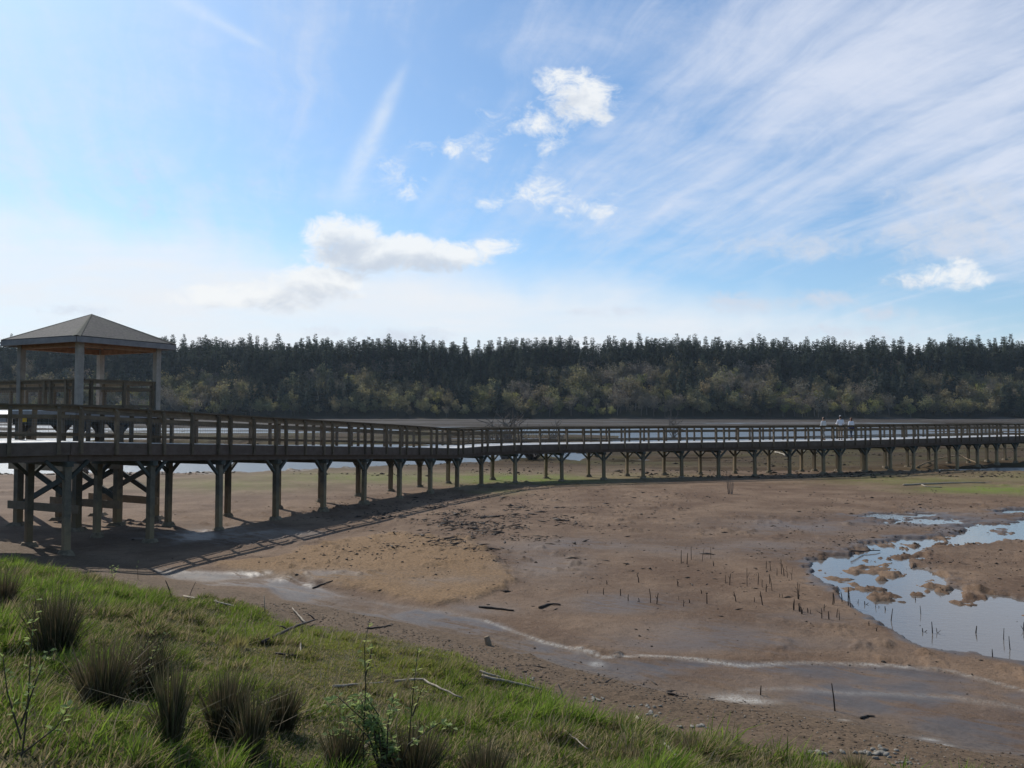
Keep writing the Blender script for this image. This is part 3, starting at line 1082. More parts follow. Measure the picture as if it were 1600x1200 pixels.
# floor, wider than the roof posts and running on to the left as a ramp landing
mb = MB()
n = 30
for k in range(n):
    t0, t1 = -.2 + k * (SZ + .4) / n, -.2 + (k + .96) * (SZ + .4) / n
    p = [pp(t0, -.2, 0), pp(t1, -.2, 0), pp(t1, SZ + .2, 0), pp(t0, SZ + .2, 0)]
    mb.prism([(q.x, q.y) for q in p], PD - .045, PD)
ppart(mb, 'deck', M['deck'])
mb = MB()
for k in range(40):
    b0 = SZ + .21 + k * .15
    p = [pp(-.35, b0, 0), pp(-.35, b0 + .143, 0), pp(2.2, b0 + .143, 0), pp(2.2, b0, 0)]
    zz = [PD - .16, PD - .16, PD + .02, PD + .02]
    mb.prism([(q.x, q.y) for q in p], [q - .045 for q in zz], zz)
ppart(mb, 'landing', M['deck'])
mb = MB()
for (a0, b0, a1, b1) in ((-.24, -.24, SZ + .24, -.24), (SZ + .24, -.24, SZ + .24, SZ + .24), (SZ + .24, SZ + .24, 2.3, SZ + .24), (-.24, -.24, -.24, SZ + .2)):
    mb.beam(pp(a0, b0, PD - .17), pp(a1, b1, PD - .17), .06, .28, ext=-.03)
mb.beam(pp(-.39, SZ + .2, PD - .31), pp(-.39, SZ + 6.2, PD - .31), .06, .28)
mb.beam(pp(2.26, SZ + .26, PD - .16), pp(2.26, SZ + 6.2, PD - .16), .06, .28)
ppart(mb, 'rim_beam', M['fascia'])
mb = MB()
for k in range(6):
    mb.beam(pp(-.1 + k * .7, -.15, PD - .2), pp(-.1 + k * .7, SZ + .15, PD - .2), .07, .25)
ppart(mb, 'joist', M['rim'])


def rail_run(a, b, posts_t, drop=0):
    for nm, dz, w, h in (('top_rail', 1.10, .17, .05), ('top_rail', 1.02, .05, .11), ('middle_rail', .80, .05, .11), ('bottom_rail', .14, .05, .09)):
        m_ = MB()
        m_.beam(pp(a[0], a[1], PD + dz), pp(b[0], b[1], PD + dz - drop), w, h, ext=-.002)
        ppart(m_, nm, M['rail'])
    m_ = MB()
    A, B = pp(a[0], a[1], PD), pp(b[0], b[1], PD)
    L = (B - A).length
    for k in range(int(L / .115)):
        q = A.lerp(B, (k + .5) / int(L / .115))
        m_.beam(q + Vector((0, 0, .15)), q + Vector((0, 0, .8)), 0.0026, 0.0026, up=(1, 0, 0))
    for k in range(5):
        m_.beam(A + Vector((0, 0, .24 + .1 * k)), B + Vector((0, 0, .24 + .1 * k)), 0.0026, 0.0026)
    ppart(m_, 'wire_mesh', M['wire'])
    for t in posts_t:
        q = A.lerp(B, t)
        m_ = MB()
        nn = Vector((B - A)).normalized()
        m_.beam(q + Vector((0, 0, -.28)), q + Vector((0, 0, 1.07)), .12, .10, up=nn)
        ppart(m_, 'railing_post', M['rail'])


rail_run((.16, -.02), (SZ - .12, -.02), (.10, .55, .97))
rail_run((SZ, .13), (SZ, SZ - .12), (.05, .5, .95))
rail_run((-.02, .14), (-.02, SZ + 5.5), (.01, .06, .16, .20, .36, .55, .75))
rail_run((2.26, SZ + .3), (2.26, SZ + 5.5), (.02, .2, .38, .55, .75))
# legs with X braced frames
for a in (0.0, C0, SZ):
    for b in (0.0, SZ):
        q = pp(a, b, 0)
        gz = H(q.x, q.y)
        mb = MB()
        mb.beam((q.x, q.y, gz - .2), (q.x, q.y, PD - .33), .24, .24, up=(E1.x, E1.y, 0))
        lg = ppart(mb, 'leg', M['leg'])
        mb = MB()
        v0 = [(q.x + c * .34, q.y + s * .34, gz - .05) for c, s in ((-1, -1), (1, -1), (1, 1), (-1, 1))]
        v1 = [(q.x + c * .2, q.y + s * .2, gz + .12) for c, s in ((-1, -1), (1, -1), (1, 1), (-1, 1))]
        mb.add(v0 + v1, [(4, 5, 6, 7)] + [(k, (k + 1) % 4, 4 + (k + 1) % 4, 4 + k) for k in range(4)])
        mb.build('footing', M['foot'], lg)
        for s in (-1, 1):
            if 0 <= a + s * .5 <= SZ:
                mb = MB()
                mb.beam(pp(a, b, PD - .95), pp(a + s * .55, b, PD - .36), .12, .12)
                mb.build('knee_brace', M['brace'], lg)
    for z, mt in ((2.26, 'low'), (.78, 'low')):
        mb = MB()
        mb.beam(pp(a - .16, -.35, z), pp(a - .16, SZ + .35, z), .07, .29)
        ppart(mb, 'cross_beam', M[mt])
    for s in (0, 1):
        mb = MB()
        z0, z1 = (.85, 2.2) if s else (2.2, .85)
        mb.beam(pp(a + .15 + .08 * s, .1, z0), pp(a + .15 + .08 * s, SZ - .1, z1), .07, .2)
        ppart(mb, 'diagonal_brace', M['brace'])
    mb = MB()
    mb.beam(pp(a, -.3, PD - .44), pp(a, SZ + .3, PD - .44), .2, .22)
    ppart(mb, 'cap_beam', M['brace'])
for k in range(1, 3):
    for a in (-.25, 2.1):
        q = pp(a, SZ + 2.6 * k, 0)
        gz = H(q.x, q.y)
        mb = MB()
        mb.beam((q.x, q.y, gz - .2), (q.x, q.y, PD - .3), .22, .22, up=(E1.x, E1.y, 0))
        ppart(mb, 'leg', M['leg'])
#VEG

# ------------------------------------------------------------------ people on the boardwalk
def skin_mesh(name, nodes, edges, mat, parent, sub=2):
    """grow one continuous surface along a skeleton"""
    me = bpy.data.meshes.new(name)
    me.from_pydata([n[0] for n in nodes], edges, [])
    o = bpy.data.objects.new(name, me)
    COL.objects.link(o)
    md = o.modifiers.new('skin', 'SKIN')
    for i, n in enumerate(nodes):
        sv = me.skin_vertices[0].data[i]
        rr_ = n[1]
        sv.radius = rr_ if isinstance(rr_, tuple) else (rr_, rr_)
        sv.use_root = (i == 0)
    sb = o.modifiers.new('sub', 'SUBSURF')
    sb.levels = sb.render_levels = sub
    dg = bpy.context.evaluated_depsgraph_get()
    dg.update()
    m2 = bpy.data.meshes.new_from_object(o.evaluated_get(dg))
    m2.name = name
    bpy.data.objects.remove(o)
    m2.materials.clear()
    m2.materials.append(mat)
    m2.polygons.foreach_set('use_smooth', [True] * len(m2.polygons))
    r_ = bpy.data.objects.new(name, m2)
    r_.parent = parent
    COL.objects.link(r_)
    return r_


def person(label, loc, rz, hgt, top_m, leg_m, hair_m, cap=None, waist=None, stride=.14, arm_bend=0.3, skin=(.42, .26, .18), long_hair=False):
    k = hgt / 1.75
    e = empty('person', loc, rz)
    e.scale = (k, k, k)
    tag(e, label, 'person', 'people on the boardwalk')
    sk = plain('skin', skin, None, .6, 20)
    N, E = [], []

    def nd(p, r_, par=None):
        N.append((p, r_))
        if par is not None:
            E.append((par, len(N) - 1))
        return len(N) - 1
    pel = nd((0, 0, .95), (.145, .10))
    sp = nd((0, .01, 1.15), (.13, .095), pel)
    ch = nd((0, 0, 1.34), (.155, .11), sp)
    nk = nd((0, 0, 1.47), .055, ch)
    jw = nd((0, .015, 1.56), (.062, .075), nk)
    hd = nd((0, .005, 1.66), (.078, .098), jw)
    nd((0, -.005, 1.735), (.05, .06), hd)
    arms = {}
    for s_ in (-1, 1):
        sh = nd((s_ * .175, 0, 1.40), .055, ch)
        el = nd((s_ * .235, -.03 + arm_bend * .1, 1.13), .040, sh)
        wr = nd((s_ * .22, .10 + arm_bend * .35, .93 + arm_bend * .35), .026, el)
        pm = nd((s_ * .215, .14 + arm_bend * .4, .885 + arm_bend * .36), (.034, .018), wr)
        for f, (ox, ln) in enumerate(((-.026, .07), (-.009, .085), (.009, .08), (.026, .06))):
            a1 = nd((s_ * .215 + ox, .175 + arm_bend * .42, .845 + arm_bend * .36), .0085, pm)
            nd((s_ * .215 + ox, .185 + arm_bend * .42, .845 + arm_bend * .36 - ln * .6), .0075, a1)
        nd((s_ * .18, .16 + arm_bend * .42, .88 + arm_bend * .36), .009, pm)
        hp = nd((s_ * .09, 0, .88), .09, pel)
        kn = nd((s_ * .095, .03 + s_ * stride * .6, .50), .058, hp)
        an = nd((s_ * .095, -.03 + s_ * stride, .09), .036, kn)
        nd((s_ * .105, .11 + s_ * stride, .03), (.036, .024), an)
        arms[s_] = (N[sh][0], N[el][0], N[wr][0], N[hp][0], N[kn][0], N[an][0])
    skin_mesh('body', N, E, sk, e)
    # head details: nose and ears
    mb = MB()
    mb.add([(-.012, .105, 1.60), (.012, .105, 1.60), (0, .130, 1.605), (0, .103, 1.655)], [(0, 1, 2), (1, 3, 2), (3, 0, 2)])
    mb.build('nose', sk, e)
    for s_ in (-1, 1):
        mb = MB()
        mb.tube([(s_ * .078, -.005, 1.60), (s_ * .088, -.012, 1.635), (s_ * .080, -.005, 1.665)], [.010, .016, .009], 6)
        mb.build('ear', sk, e)
        mb = MB()
        mb.tube([(s_ * .030, .094, 1.650), (s_ * .030, .101, 1.650)], [.011, .009], 7)
        mb.build('eye', M['dead'], e)
    # shirt with sleeves, trousers, shoes
    S, SE = [((0, 0, .93), (.165, .125)), ((0, .01, 1.15), (.155, .118)), ((0, 0, 1.33), (.178, .13)), ((0, 0, 1.44), (.085, .08))], [(0, 1), (1, 2), (2, 3)]
    for s_ in (-1, 1):
        a, b, c = [Vector(q) for q in arms[s_][:3]]
        i = len(S)
        S += [(tuple(a), .072), (tuple(b), .056), (tuple(b.lerp(c, .85)), .042)]
        SE += [(2, i), (i, i + 1), (i + 1, i + 2)]
    skin_mesh('jacket', S, SE, top_m, e)
    S, SE = [((0, 0, .98), (.158, .118))], []
    for s_ in (-1, 1):
        a, b, c = [Vector(q) for q in arms[s_][3:]]
        i = len(S)
        S += [(tuple(a), .105), (tuple(b), .074), (tuple(b.lerp(c, .93)), .058)]
        SE += [(0, i), (i, i + 1), (i + 1, i + 2)]
    skin_mesh('trousers', S, SE, leg_m, e)
    for s_ in (-1, 1):
        c = Vector(arms[s_][5])
        skin_mesh('shoe', [((c.x, c.y - .05, .05), .048), ((c.x, c.y + .05, .04), .047), ((c.x + s_ * .01, c.y + .16, .03), .036)], [(0, 1), (1, 2)], M['dead'], e, 1)
    hl = [((0, -.012, 1.71), (.090, .098)), ((0, -.04, 1.63), (.088, .080)), ((0, -.045, 1.57), (.072, .055))]
    if long_hair:
        hl.append(((0, -.075, 1.47), (.085, .045)))
    skin_mesh('hair', hl, [(i, i + 1) for i in range(len(hl) - 1)], hair_m, e)
    if cap:
        skin_mesh('cap', [((0, -.01, 1.735), (.088, .10)), ((0, .10, 1.705), (.06, .02)), ((0, .16, 1.695), (.05, .012))], [(0, 1), (1, 2)], cap, e)
    if waist:
        mb = MB()
        ring = [(.185 * math.cos(t * math.pi / 7), .145 * math.sin(t * math.pi / 7), .98 + .02 * math.sin(t)) for t in range(15)]
        mb.tube(ring, [.05] * 15, 7)
        mb.tube([(.14, -.10, .98), (.17, -.16, .80), (.15, -.17, .66)], [.05, .075, .06], 7)
        mb.build('waist_jacket', waist, e, None, True)
    return e


def deck_at(i, t, off):
    return wp(i, off).lerp(wp(i + 1, off), t)


white = plain('white_cloth', (.72, .71, .74), (.60, .60, .64), .8, 8)
greyc = plain('grey_cloth', (.36, .35, .33), (.27, .265, .25), .85, 8)
palec = plain('pale_cloth', (.60, .585, .57), (.50, .49, .48), .85, 8)
khaki = plain('khaki_cloth', (.25, .185, .125), (.19, .14, .10), .85, 8)
denim = plain('denim', (.055, .06, .085), (.04, .045, .065), .85, 8)
stone_c = plain('stone_cloth', (.27, .25, .22), (.2, .185, .165), .85, 8)
blue = plain('blue_cloth', (.06, .085, .24), (.045, .06, .17), .85, 8)
dark_hair = plain('dark_hair', (.02, .016, .014), None, .7, 30)
red_hair = plain('auburn_hair', (.11, .045, .025), None, .7, 30)


def on_deck(px, off):
    """the spot on the deck at a given bearing"""
    best = None
    for i in range(12, NB - 1):
        for t in np.linspace(0, 1, 30):
            q = deck_at(i, float(t), off)
            e_ = abs(800 + FPX * q.x / q.y - px)
            if best is None or e_ < best[0]:
                best = (e_, q)
    return best[1]


person('walker in a pale grey top with dark hair, leftmost of the three on the boardwalk', on_deck(1286, .9), rad(28), 1.70, palec, stone_c, dark_hair, stride=.17)
person('walker with a pale cap and white top in brown trousers, in the middle', on_deck(1313, .8), rad(-8), 1.80, white, khaki, dark_hair, cap=palec, stride=.06, arm_bend=.75)
person('walker in a bright white shirt with auburn hair and a blue jacket round the waist', on_deck(1330, .9), rad(18), 1.66, white, denim, red_hair, waist=blue, stride=.17, long_hair=True)

# ------------------------------------------------------------------ the wooded bluff
M['fir'] = leafy('fir_needles', (.034, .050, .035), (.080, .094, .050), .30, .22, .30, .7)
M['maple'] = leafy('olive_leaves', (.17, .155, .070), (.27, .23, .11), .25, .42, .34)
M['catkin'] = leafy('yellow_green_leaves', (.25, .24, .075), (.34, .31, .10), .3, .45, .22)
M['alder'] = leafy('grey_brown_twigs', (.19, .16, .11), (.27, .225, .155), .3, .35, .22)
RT = random.Random(21)


def conifer_mesh(seed, hgt, spread, base, gappy):
    r = random.Random(seed)
    mb = MB()
    mb.tube([(0, 0, -1), (r.uniform(-.2, .2), 0, hgt * .5), (0, 0, hgt * .97)], [hgt * .013, hgt * .009, .03], 6, 1)
    z = hgt * base
    while z < hgt * .985:
        t = (z - hgt * base) / (hgt * (1 - base))
        rr = 1.12 * spread * (1 - t) ** .55 * (1 - .35 * max(0, .18 - t) / .18) * r.uniform(.55, 1.15) + .38
        nb = r.randint(4, 7) if t < .8 else 4
        for k in range(nb):
            if r.random() < gappy:
                continue
            an = r.uniform(0, 2 * math.pi)
            L = rr * r.uniform(.6, 1.12)
            dz = -L * r.uniform(.15, .42) if t < .75 else L * r.uniform(-.1, .5)
            c, s = math.cos(an), math.sin(an)
            w = L * r.uniform(.42, .66)
            # a drooping spray: ragged fan of narrow leaflets
            m = 5
            for q in range(m):
                u0 = .12 + .8 * q / m
                u1 = u0 + r.uniform(.22, .34)
                for sd in (-1, 1):
                    ww = w * (1.15 - u0) * r.uniform(.6, 1.2) * sd
                    p0 = (c * L * u0, s * L * u0, z + dz * u0 * u0)
                    p1 = (c * L * u1 - s * ww, s * L * u1 + c * ww, z + dz * u1 * u1 - r.uniform(.1, .5) * abs(ww) - .1)
                    p2 = (c * L * (u1 + .08) - s * ww * .35, s * L * (u1 + .08) + c * ww * .35, z + dz * (u1 + .05) ** 2 + r.uniform(-.1, .15))
                    mb.add([p0, p1, p2], [(0, 1, 2)], 0)
        z += hgt * r.uniform(.012, .022)
    return mb


def broad_mesh(seed, hgt, wid, n, size, bare=False):
    r = random.Random(seed)
    mb = MB()
    tips = []
    mb.tube([(0, 0, -1), (r.uniform(-.2, .2), 0, hgt * .22), (r.uniform(-.5, .5), r.uniform(-.4, .4), hgt * .5)], [.28, .22, .13], 6, 1)
    nl = 9
    for k in range(nl):
        an = k * 2.4 + r.uniform(-.4, .4)
        z0 = hgt * r.uniform(.18, .5)
        out = wid * r.uniform(.45, .95)
        z1 = hgt * r.uniform(.45, .96)
        if k == 0:
            out, z1 = wid * .15, hgt * .95
        e = (math.cos(an) * out, math.sin(an) * out, z1)
        mid = (e[0] * .45, e[1] * .45, z0 + (z1 - z0) * .6)
        mb.tube([(0, 0, z0), mid, e], [.12, .08, .03], 4, 1)
        tips.append((e, wid * r.uniform(.32, .5)))
        tips.append((mid, wid * r.uniform(.28, .42)))
    if bare:
        for (e, q) in tips:
            for j in range(16):
                a = Vector((r.gauss(0, 1), r.gauss(0, 1), r.gauss(.5, .8))).normalized() * q * r.uniform(.6, 1.5)
                p = Vector(e)
                mb.add([p + Vector((.03, 0, 0)), p - Vector((.03, 0, 0)), p + a], [(0, 1, 2)], 1)
    for j in range(n):
        e, q = r.choice(tips)
        d = Vector((r.gauss(0, 1), r.gauss(0, 1), r.gauss(0, .8))).normalized() * q * r.uniform(.45, 1.12)
        p = Vector(e) + d
        if p.z < hgt * .08:
            p.z = hgt * .08 + r.random()
        a = Vector((r.gauss(0, 1), r.gauss(0, 1), r.gauss(0, 1))).normalized()
        b = a.cross(Vector((r.gauss(0, 1), r.gauss(0, 1), r.gauss(0, 1)))).normalized()
        s_ = size * r.uniform(.5, 1.3)
        mb.add([p - a * s_ * .6, p + b * s_ * .45, p + a * s_ * .7, p - b * s_ * .4], [(0, 1, 2, 3)], 0)
    return mb


protos = {'fir': [], 'maple': [], 'catkin': [], 'alder': []}


def make_proto(kind, mb, name, leafm, barkm):
    """split into a trunk mesh and a crown mesh"""
    res = []
    for want in (1, 0):
        q = MB()
        mp = {}
        for f, mi in zip(mb.f, mb.mi):
            if mi != want:
                continue
            nf = []
            for i in f:
                if i not in mp:
                    mp[i] = len(q.v)
                    q.v.append(mb.v[i])
                nf.append(mp[i])
            q.f.append(tuple(nf))
            q.mi.append(0)
        me = bpy.data.meshes.new('trunk' if want else 'crown')
        me.from_pydata(q.v, [], q.f)
        me.materials.append(barkm if want else leafm)
        me.update()
        res.append(me)
    protos[kind].append((name, res[0], res[1], mb))


for k in range(7):
    make_proto('fir', conifer_mesh(100 + k, R.uniform(29, 34), R.uniform(4.2, 5.6), R.uniform(.04, .2), R.uniform(.0, .12)), 'conifer_tree', M['fir'], M['bark'])
for k in range(4):
    make_proto('maple', broad_mesh(200 + k, R.uniform(13, 17), R.uniform(4.6, 6.2), 1050, .75), 'broadleaf_tree', M['maple'], M['bark'])
for k in range(3):
    make_proto('catkin', broad_mesh(300 + k, R.uniform(10, 14), R.uniform(3.8, 5.2), 900, .65), 'budding_tree', M['catkin'], M['bark'])
for k in range(3):
    make_proto('alder', broad_mesh(400 + k, R.uniform(13, 17), R.uniform(4.2, 5.6), 750, .55, True), 'bare_alder', M['alder'], M['bare'])

TL = {'fir': ('dark green pointed conifer on the far wooded bluff', 'tree', 'conifers on the far bluff'),
      'maple': ('olive round crowned broadleaf tree on the lower slope of the far bluff', 'tree', 'olive broadleaf trees on the far bluff'),
      'catkin': ('yellow green budding tree low on the far bluff', 'tree', 'yellow green trees on the far bluff'),
      'alder': ('grey brown leafless alder on the lower slope of the far bluff', 'tree', 'leafless alders on the far bluff')}
spots = []
vis_w = .70
x = -470.0
for row, (Y0, dx, mixp) in enumerate([(600, 7.5, (.06, .42, .26, .26)), (605, 7.5, (.10, .40, .22, .28)), (611, 7.5, (.16, .44, .14, .26)), (618, 7.5, (.25, .44, .12, .19)), (626, 7, (.27, .44, .12, .17)),
                                      (635, 6.5, (.32, .40, .10, .18)), (643, 6, (.45, .34, .05, .16)), (651, 5.5, (.66, .20, 0, .14)), (660, 5, (1, 0, 0, 0)), (669, 5, (1, 0, 0, 0)),
                                      (678, 5, (1, 0, 0, 0)), (690, 5.5, (1, 0, 0, 0)), (704, 6, (1, 0, 0, 0)), (716, 6, (1, 0, 0, 0)), (730, 7, (1, 0, 0, 0))]):
    x = -480.0 + RT.uniform(0, 5)
    while x < 480:
        yy = Y0 + RT.uniform(-4, 4)
        # species come in drifts
        q = fbm(np.array([x * .022]), np.array([Y0 * .05]), 3, 201)[0]
        u = min(max((q - .5) * 1.9 + .5 + RT.uniform(-.22, .22), 0), .999)
        if mixp[0] < 1:
            u2 = u
            kind = 'fir' if u2 < mixp[0] else 'maple' if u2 < mixp[0] + mixp[1] else 'catkin' if RT.random() < mixp[2] / max(1e-6, mixp[2] + mixp[3]) else 'alder'
        else:
            kind = 'fir'
        sc_k = RT.uniform(.62, 1.34)
        if kind == 'fir':
            dr = fbm(np.array([x * .03 + 7]), np.array([Y0 * .06]), 4, 207)[0]
            sc_k = RT.uniform(.55, .9) if Y0 < 645 else RT.uniform(.78, 1.08) * (.70 + .62 * dr)
            if Y0 >= 660 and RT.random() < .12:
                sc_k *= 1.08
            sc_k = min(sc_k, 1.16)
        elif Y0 < 606:
            sc_k *= .82
        spots.append((x, yy, kind, sc_k, RT.uniform(0, 6.28), RT.randrange(12), row))
        x += dx * RT.uniform(.6, 1.4)
zs = terrain(np.array([s[0] for s in spots]), np.array([s[1] for s in spots]))
cnt = {'fir': 0, 'maple': 0, 'catkin': 0, 'alder': 0}
rest_trees = {'fir': [], 'maple': [], 'catkin': [], 'alder': []}
inview = [i for i in range(len(spots)) if abs(spots[i][0]) < .640 * spots[i][1]]
# conifers that show: those whose tops stand clear of the rows in front
show = {}
colh = {}
for i in sorted(inview, key=lambda i: spots[i][1]):
    x_, y_, kd, s_, rz, pr, row = spots[i]
    hgt = max(v[2] for v in protos[kd][pr % len(protos[kd])][3].v) * s_
    ang = (zs[i] + hgt - EYE) / y_
    b = int((x_ / y_) * 160)
    prev = max(colh.get(b + k, 0) for k in (-1, 0, 1))
    show[i] = max(0.0, ang - max(prev * .9, 0.0)) * (1.0 if kd == 'fir' else .6)
    colh[b] = max(colh.get(b, 0), ang)
pick = set()
for kd in cnt:
    lst = sorted([i for i in inview if spots[i][2] == kd], key=lambda i: -show[i])
    pick |= set(lst[:290])
for i, (x_, y_, kd, s_, rz, pr, row) in enumerate(spots):
    name, tm, cm, mb = protos[kd][pr % len(protos[kd])]
    if i in pick:
        e = empty(name, (x_, y_, zs[i]), rz)
        e.scale = (s_, s_, s_ * RT.uniform(.92, 1.08))
        tag(e, *TL[kd])
        for nm, me in (('trunk', tm), ('crown', cm)):
            o = bpy.data.objects.new(nm, me)
            o.parent = e
            COL.objects.link(o)
    elif abs(x_) < .78 * y_:
        rest_trees[kd].append((i, pr % len(protos[kd])))
for kd, lst in rest_trees.items():
    if not lst:
        continue
    vs_, f3, f4 = [], [], []
    mi3, mi4 = [], []
    base = 0
    cache = {}
    for i, pr in lst:
        if pr not in cache:
            mb = protos[kd][pr][3]
            V = np.array(mb.v, dtype=np.float32)
            t = np.array([f for f in mb.f if len(f) == 3], dtype=np.int32).reshape(-1, 3)
            tq = np.array([f for f in mb.f if len(f) == 4], dtype=np.int32).reshape(-1, 4)
            m3 = np.array([m_ for f, m_ in zip(mb.f, mb.mi) if len(f) == 3], dtype=np.int32)
            m4 = np.array([m_ for f, m_ in zip(mb.f, mb.mi) if len(f) == 4], dtype=np.int32)
            cache[pr] = (V, t, tq, m3, m4)
        V, t, tq, m3, m4 = cache[pr]
        x_, y_, _, s_, rz, _, _ = spots[i]
        c, s = math.cos(rz), math.sin(rz)
        W = V * s_
        W = np.stack([W[:, 0] * c - W[:, 1] * s + x_, W[:, 0] * s + W[:, 1] * c + y_, W[:, 2] + zs[i]], -1)
        vs_.append(W)
        f3.append(t + base)
        f4.append(tq + base)
        mi3.append(m3)
        mi4.append(m4)
        base += len(V)
    lf = {'fir': M['fir'], 'maple': M['maple'], 'catkin': M['catkin'], 'alder': M['alder']}[kd]
    o = np_mesh({'fir': 'conifer_wood', 'maple': 'broadleaf_wood', 'catkin': 'budding_wood', 'alder': 'alder_wood'}[kd], np.concatenate(vs_), np.concatenate(f4), np.concatenate(f3),
                [lf, M['bark']])
    if len(o.data.polygons) == sum(map(len, mi4)) + sum(map(len, mi3)):
        o.data.polygons.foreach_set('material_index', np.concatenate(mi4 + mi3))
    tag(o, {'fir': 'dense mass of dark conifers filling the far bluff', 'maple': 'mass of olive broadleaf trees filling the slope of the far bluff', 'catkin': 'mass of yellow green trees in the far wood', 'alder': 'mass of leafless alders in the far wood'}[kd], 'wood', kind='stuff')

# ------------------------------------------------------------------ grass of the bank
RG = np.random.RandomState(3)


def in_frame(px, py):
    return (px > -70) & (px < 1680) & (py > 640) & (py < 1330)


def project(X, Y, Z):
    ct, st_ = math.cos(TILT), math.sin(TILT)
    d = Y * ct + (Z - EYE) * st_
    u = -Y * st_ + (Z - EYE) * ct
    return 800 + FPX * X / d, 600 - FPX * u / d


def grass_material():
    m, T, p, out = principled('grass_blades')
    T.n.remove(p)
    at = T.new('ShaderNodeAttribute')
    at.attribute_name = 'tint'
    d = T.new('ShaderNodeBsdfDiffuse')
    tr = T.new('ShaderNodeBsdfTranslucent')
    T.l.new(at.outputs['Color'], d.inputs[0])
    T.l.new(at.outputs['Color'], tr.inputs[0])
    mx = T.new('ShaderNodeMixShader')
    mx.inputs[0].default_value = .42
    T.l.new(d.outputs[0], mx.inputs[1])
    T.l.new(tr.outputs[0], mx.inputs[2])
    T.l.new(mx.outputs[0], out.inputs[0])
    return m


def build_grass():
    n = 1150000
    al = RG.uniform(-26, 8, n)
    d = RG.uniform(.2, 10.6, n)
    X = al * BN[1] + d * BN[0]
    Y = -al * BN[0] + d * BN[1]
    keep = (Y > 3.0) & (np.abs(X) < .72 * Y + .5)
    X, Y, d, al = X[keep], Y[keep], d[keep], al[keep]
    Z = terrain(X, Y)
    px, py = project(X, Y, Z)
    keep = in_frame(px, py)
    X, Y, Z, d, al, px, py = [q[keep] for q in (X, Y, Z, d, al, px, py)]
    dw = d + .7 * (fbm(al * .35, d * .35, 3, 51) - .5) * 2
    lush = fbm(X * .55, Y * .55, 4, 131)
    clump = fbm(X * 2.6, Y * 2.6, 3, 133)
    left = sst(520, 120, px)
    right = sst(650, 900, px)
    up = sst(10.2, 8.8, dw)
    # lush on the left and along the bottom right, short mossy turf in between
    mossy = np.exp(-(((px - 560) / 190) ** 2 + ((py - 1030) / 60) ** 2))
    L = .52 * (.05 + .15 * sst(.42, .62, lush) * (.5 + .5 * left) + .045 * right * sst(9.6, 8.2, dw) + .07 * right * sst(.52, .66, clump) + .10 * left * sst(.4, .6, clump)) * (1 - .7 * mossy)
    L = L * (.35 + .65 * up) + .16 * sst(.62, .72, clump) * up * (1 - .5 * mossy)
    dwe = dw + .45 + 1.0 * sst(-15, -24, al) + .95 * sst(-9, -3, al)
    dens = np.clip(.45 + .55 * sst(.35, .55, clump) + .3 * mossy, 0, 1) * sst(10.35, 9.6, dwe)
    # fewer but still dense blades far from the lookout
    dist = np.hypot(X, Y)
    keep = RG.uniform(0, 1, len(X)) < dens * np.clip(.55 + 3.5 / dist, 0, 1)
    X, Y, Z, L, px, py, lush, clump, mossy, dist, dw, left = [q[keep] for q in (X, Y, Z, L, px, py, lush, clump, mossy, dist, dw, left)]
    n = len(X)
    L = L * RG.uniform(.55, 1.45, n) + .028
    an = RG.uniform(0, 2 * np.pi, n)
    lean = RG.uniform(.08, .75, n)
    wind = .25
    dx, dy = np.cos(an) * lean + wind, np.sin(an) * lean
    stalk = RG.uniform(0, 1, n) < .012
    L = np.where(stalk, RG.uniform(.16, .42, n) * (.4 + .6 * sst(10, 8.8, dw)), L)
    w = np.where(stalk, .55, 1.0) * RG.uniform(.0028, .006, n) * (1 + .04 * dist)
    sa = an + RG.uniform(-1, 1, n) + 1.5708
    sx, sy = np.cos(sa) * w, np.sin(sa) * w
    P = np.stack([X, Y, Z - .01], -1)
    S = np.stack([sx, sy, np.zeros(n)], -1)
    D = np.stack([dx, dy, np.ones(n)], -1)
    D /= np.linalg.norm(D, axis=1, keepdims=True)
    B = np.stack([dx, dy, -.45 * lean], -1)
    m1 = P + D * (L * .5)[:, None] + B * (L * .12)[:, None]
    m2 = P + D * (L * .9)[:, None] + B * (L * .45)[:, None]
    v = np.stack([P - S, P + S, m1 + S * .8, m1 - S * .8, m2], 1).reshape(-1, 3)
    b = np.arange(n) * 5
    q = np.stack([b, b + 1, b + 2, b + 3], -1)
    t = np.stack([b + 3, b + 2, b + 4], -1)
    o = np_mesh('grass', v, q, t, grass_material())
    g0 = np.array([.105, .160, .026])
    g1 = np.array([.235, .310, .050])
    dry = np.array([.40, .32, .17])
    mo = np.array([.290, .275, .065])
    k = RG.uniform(0, 1, n)[:, None]
    c = g0 * (1 - k) + g1 * k
    c = c * (.50 + .5 * sst(.4, .62, lush) + .25 * sst(.35, .6, clump))[:, None]
    mk = np.clip(mossy * 1.1 + .35 * sst(9.0, 10, dw), 0, 1)[:, None] * RG.uniform(.4, 1, n)[:, None]
    c = c * (1 - mk) + mo * mk
    dk = (RG.uniform(0, 1, n) < (.20 + .38 * sst(.55, .40, lush) + .22 * sst(330, 60, px) * sst(1060, 1160, py)))[:, None]
    c = np.where(dk, dry * RG.uniform(.5, 1.1, n)[:, None], c)
    c = np.where(stalk[:, None], np.array([.34, .28, .18]) * RG.uniform(.6, 1.1, n)[:, None], c)
    c = np.repeat(c, 5, axis=0)
    c = np.concatenate([c, np.ones((len(c), 1))], 1).astype(np.float32)
    at = o.data.attributes.new('tint', 'FLOAT_COLOR', 'POINT')
    at.data.foreach_set('color', c.ravel())
    tag(o, 'green grass with dry blades growing on the near bank', 'grass', kind='stuff')
    print('grass blades', n)


build_grass()

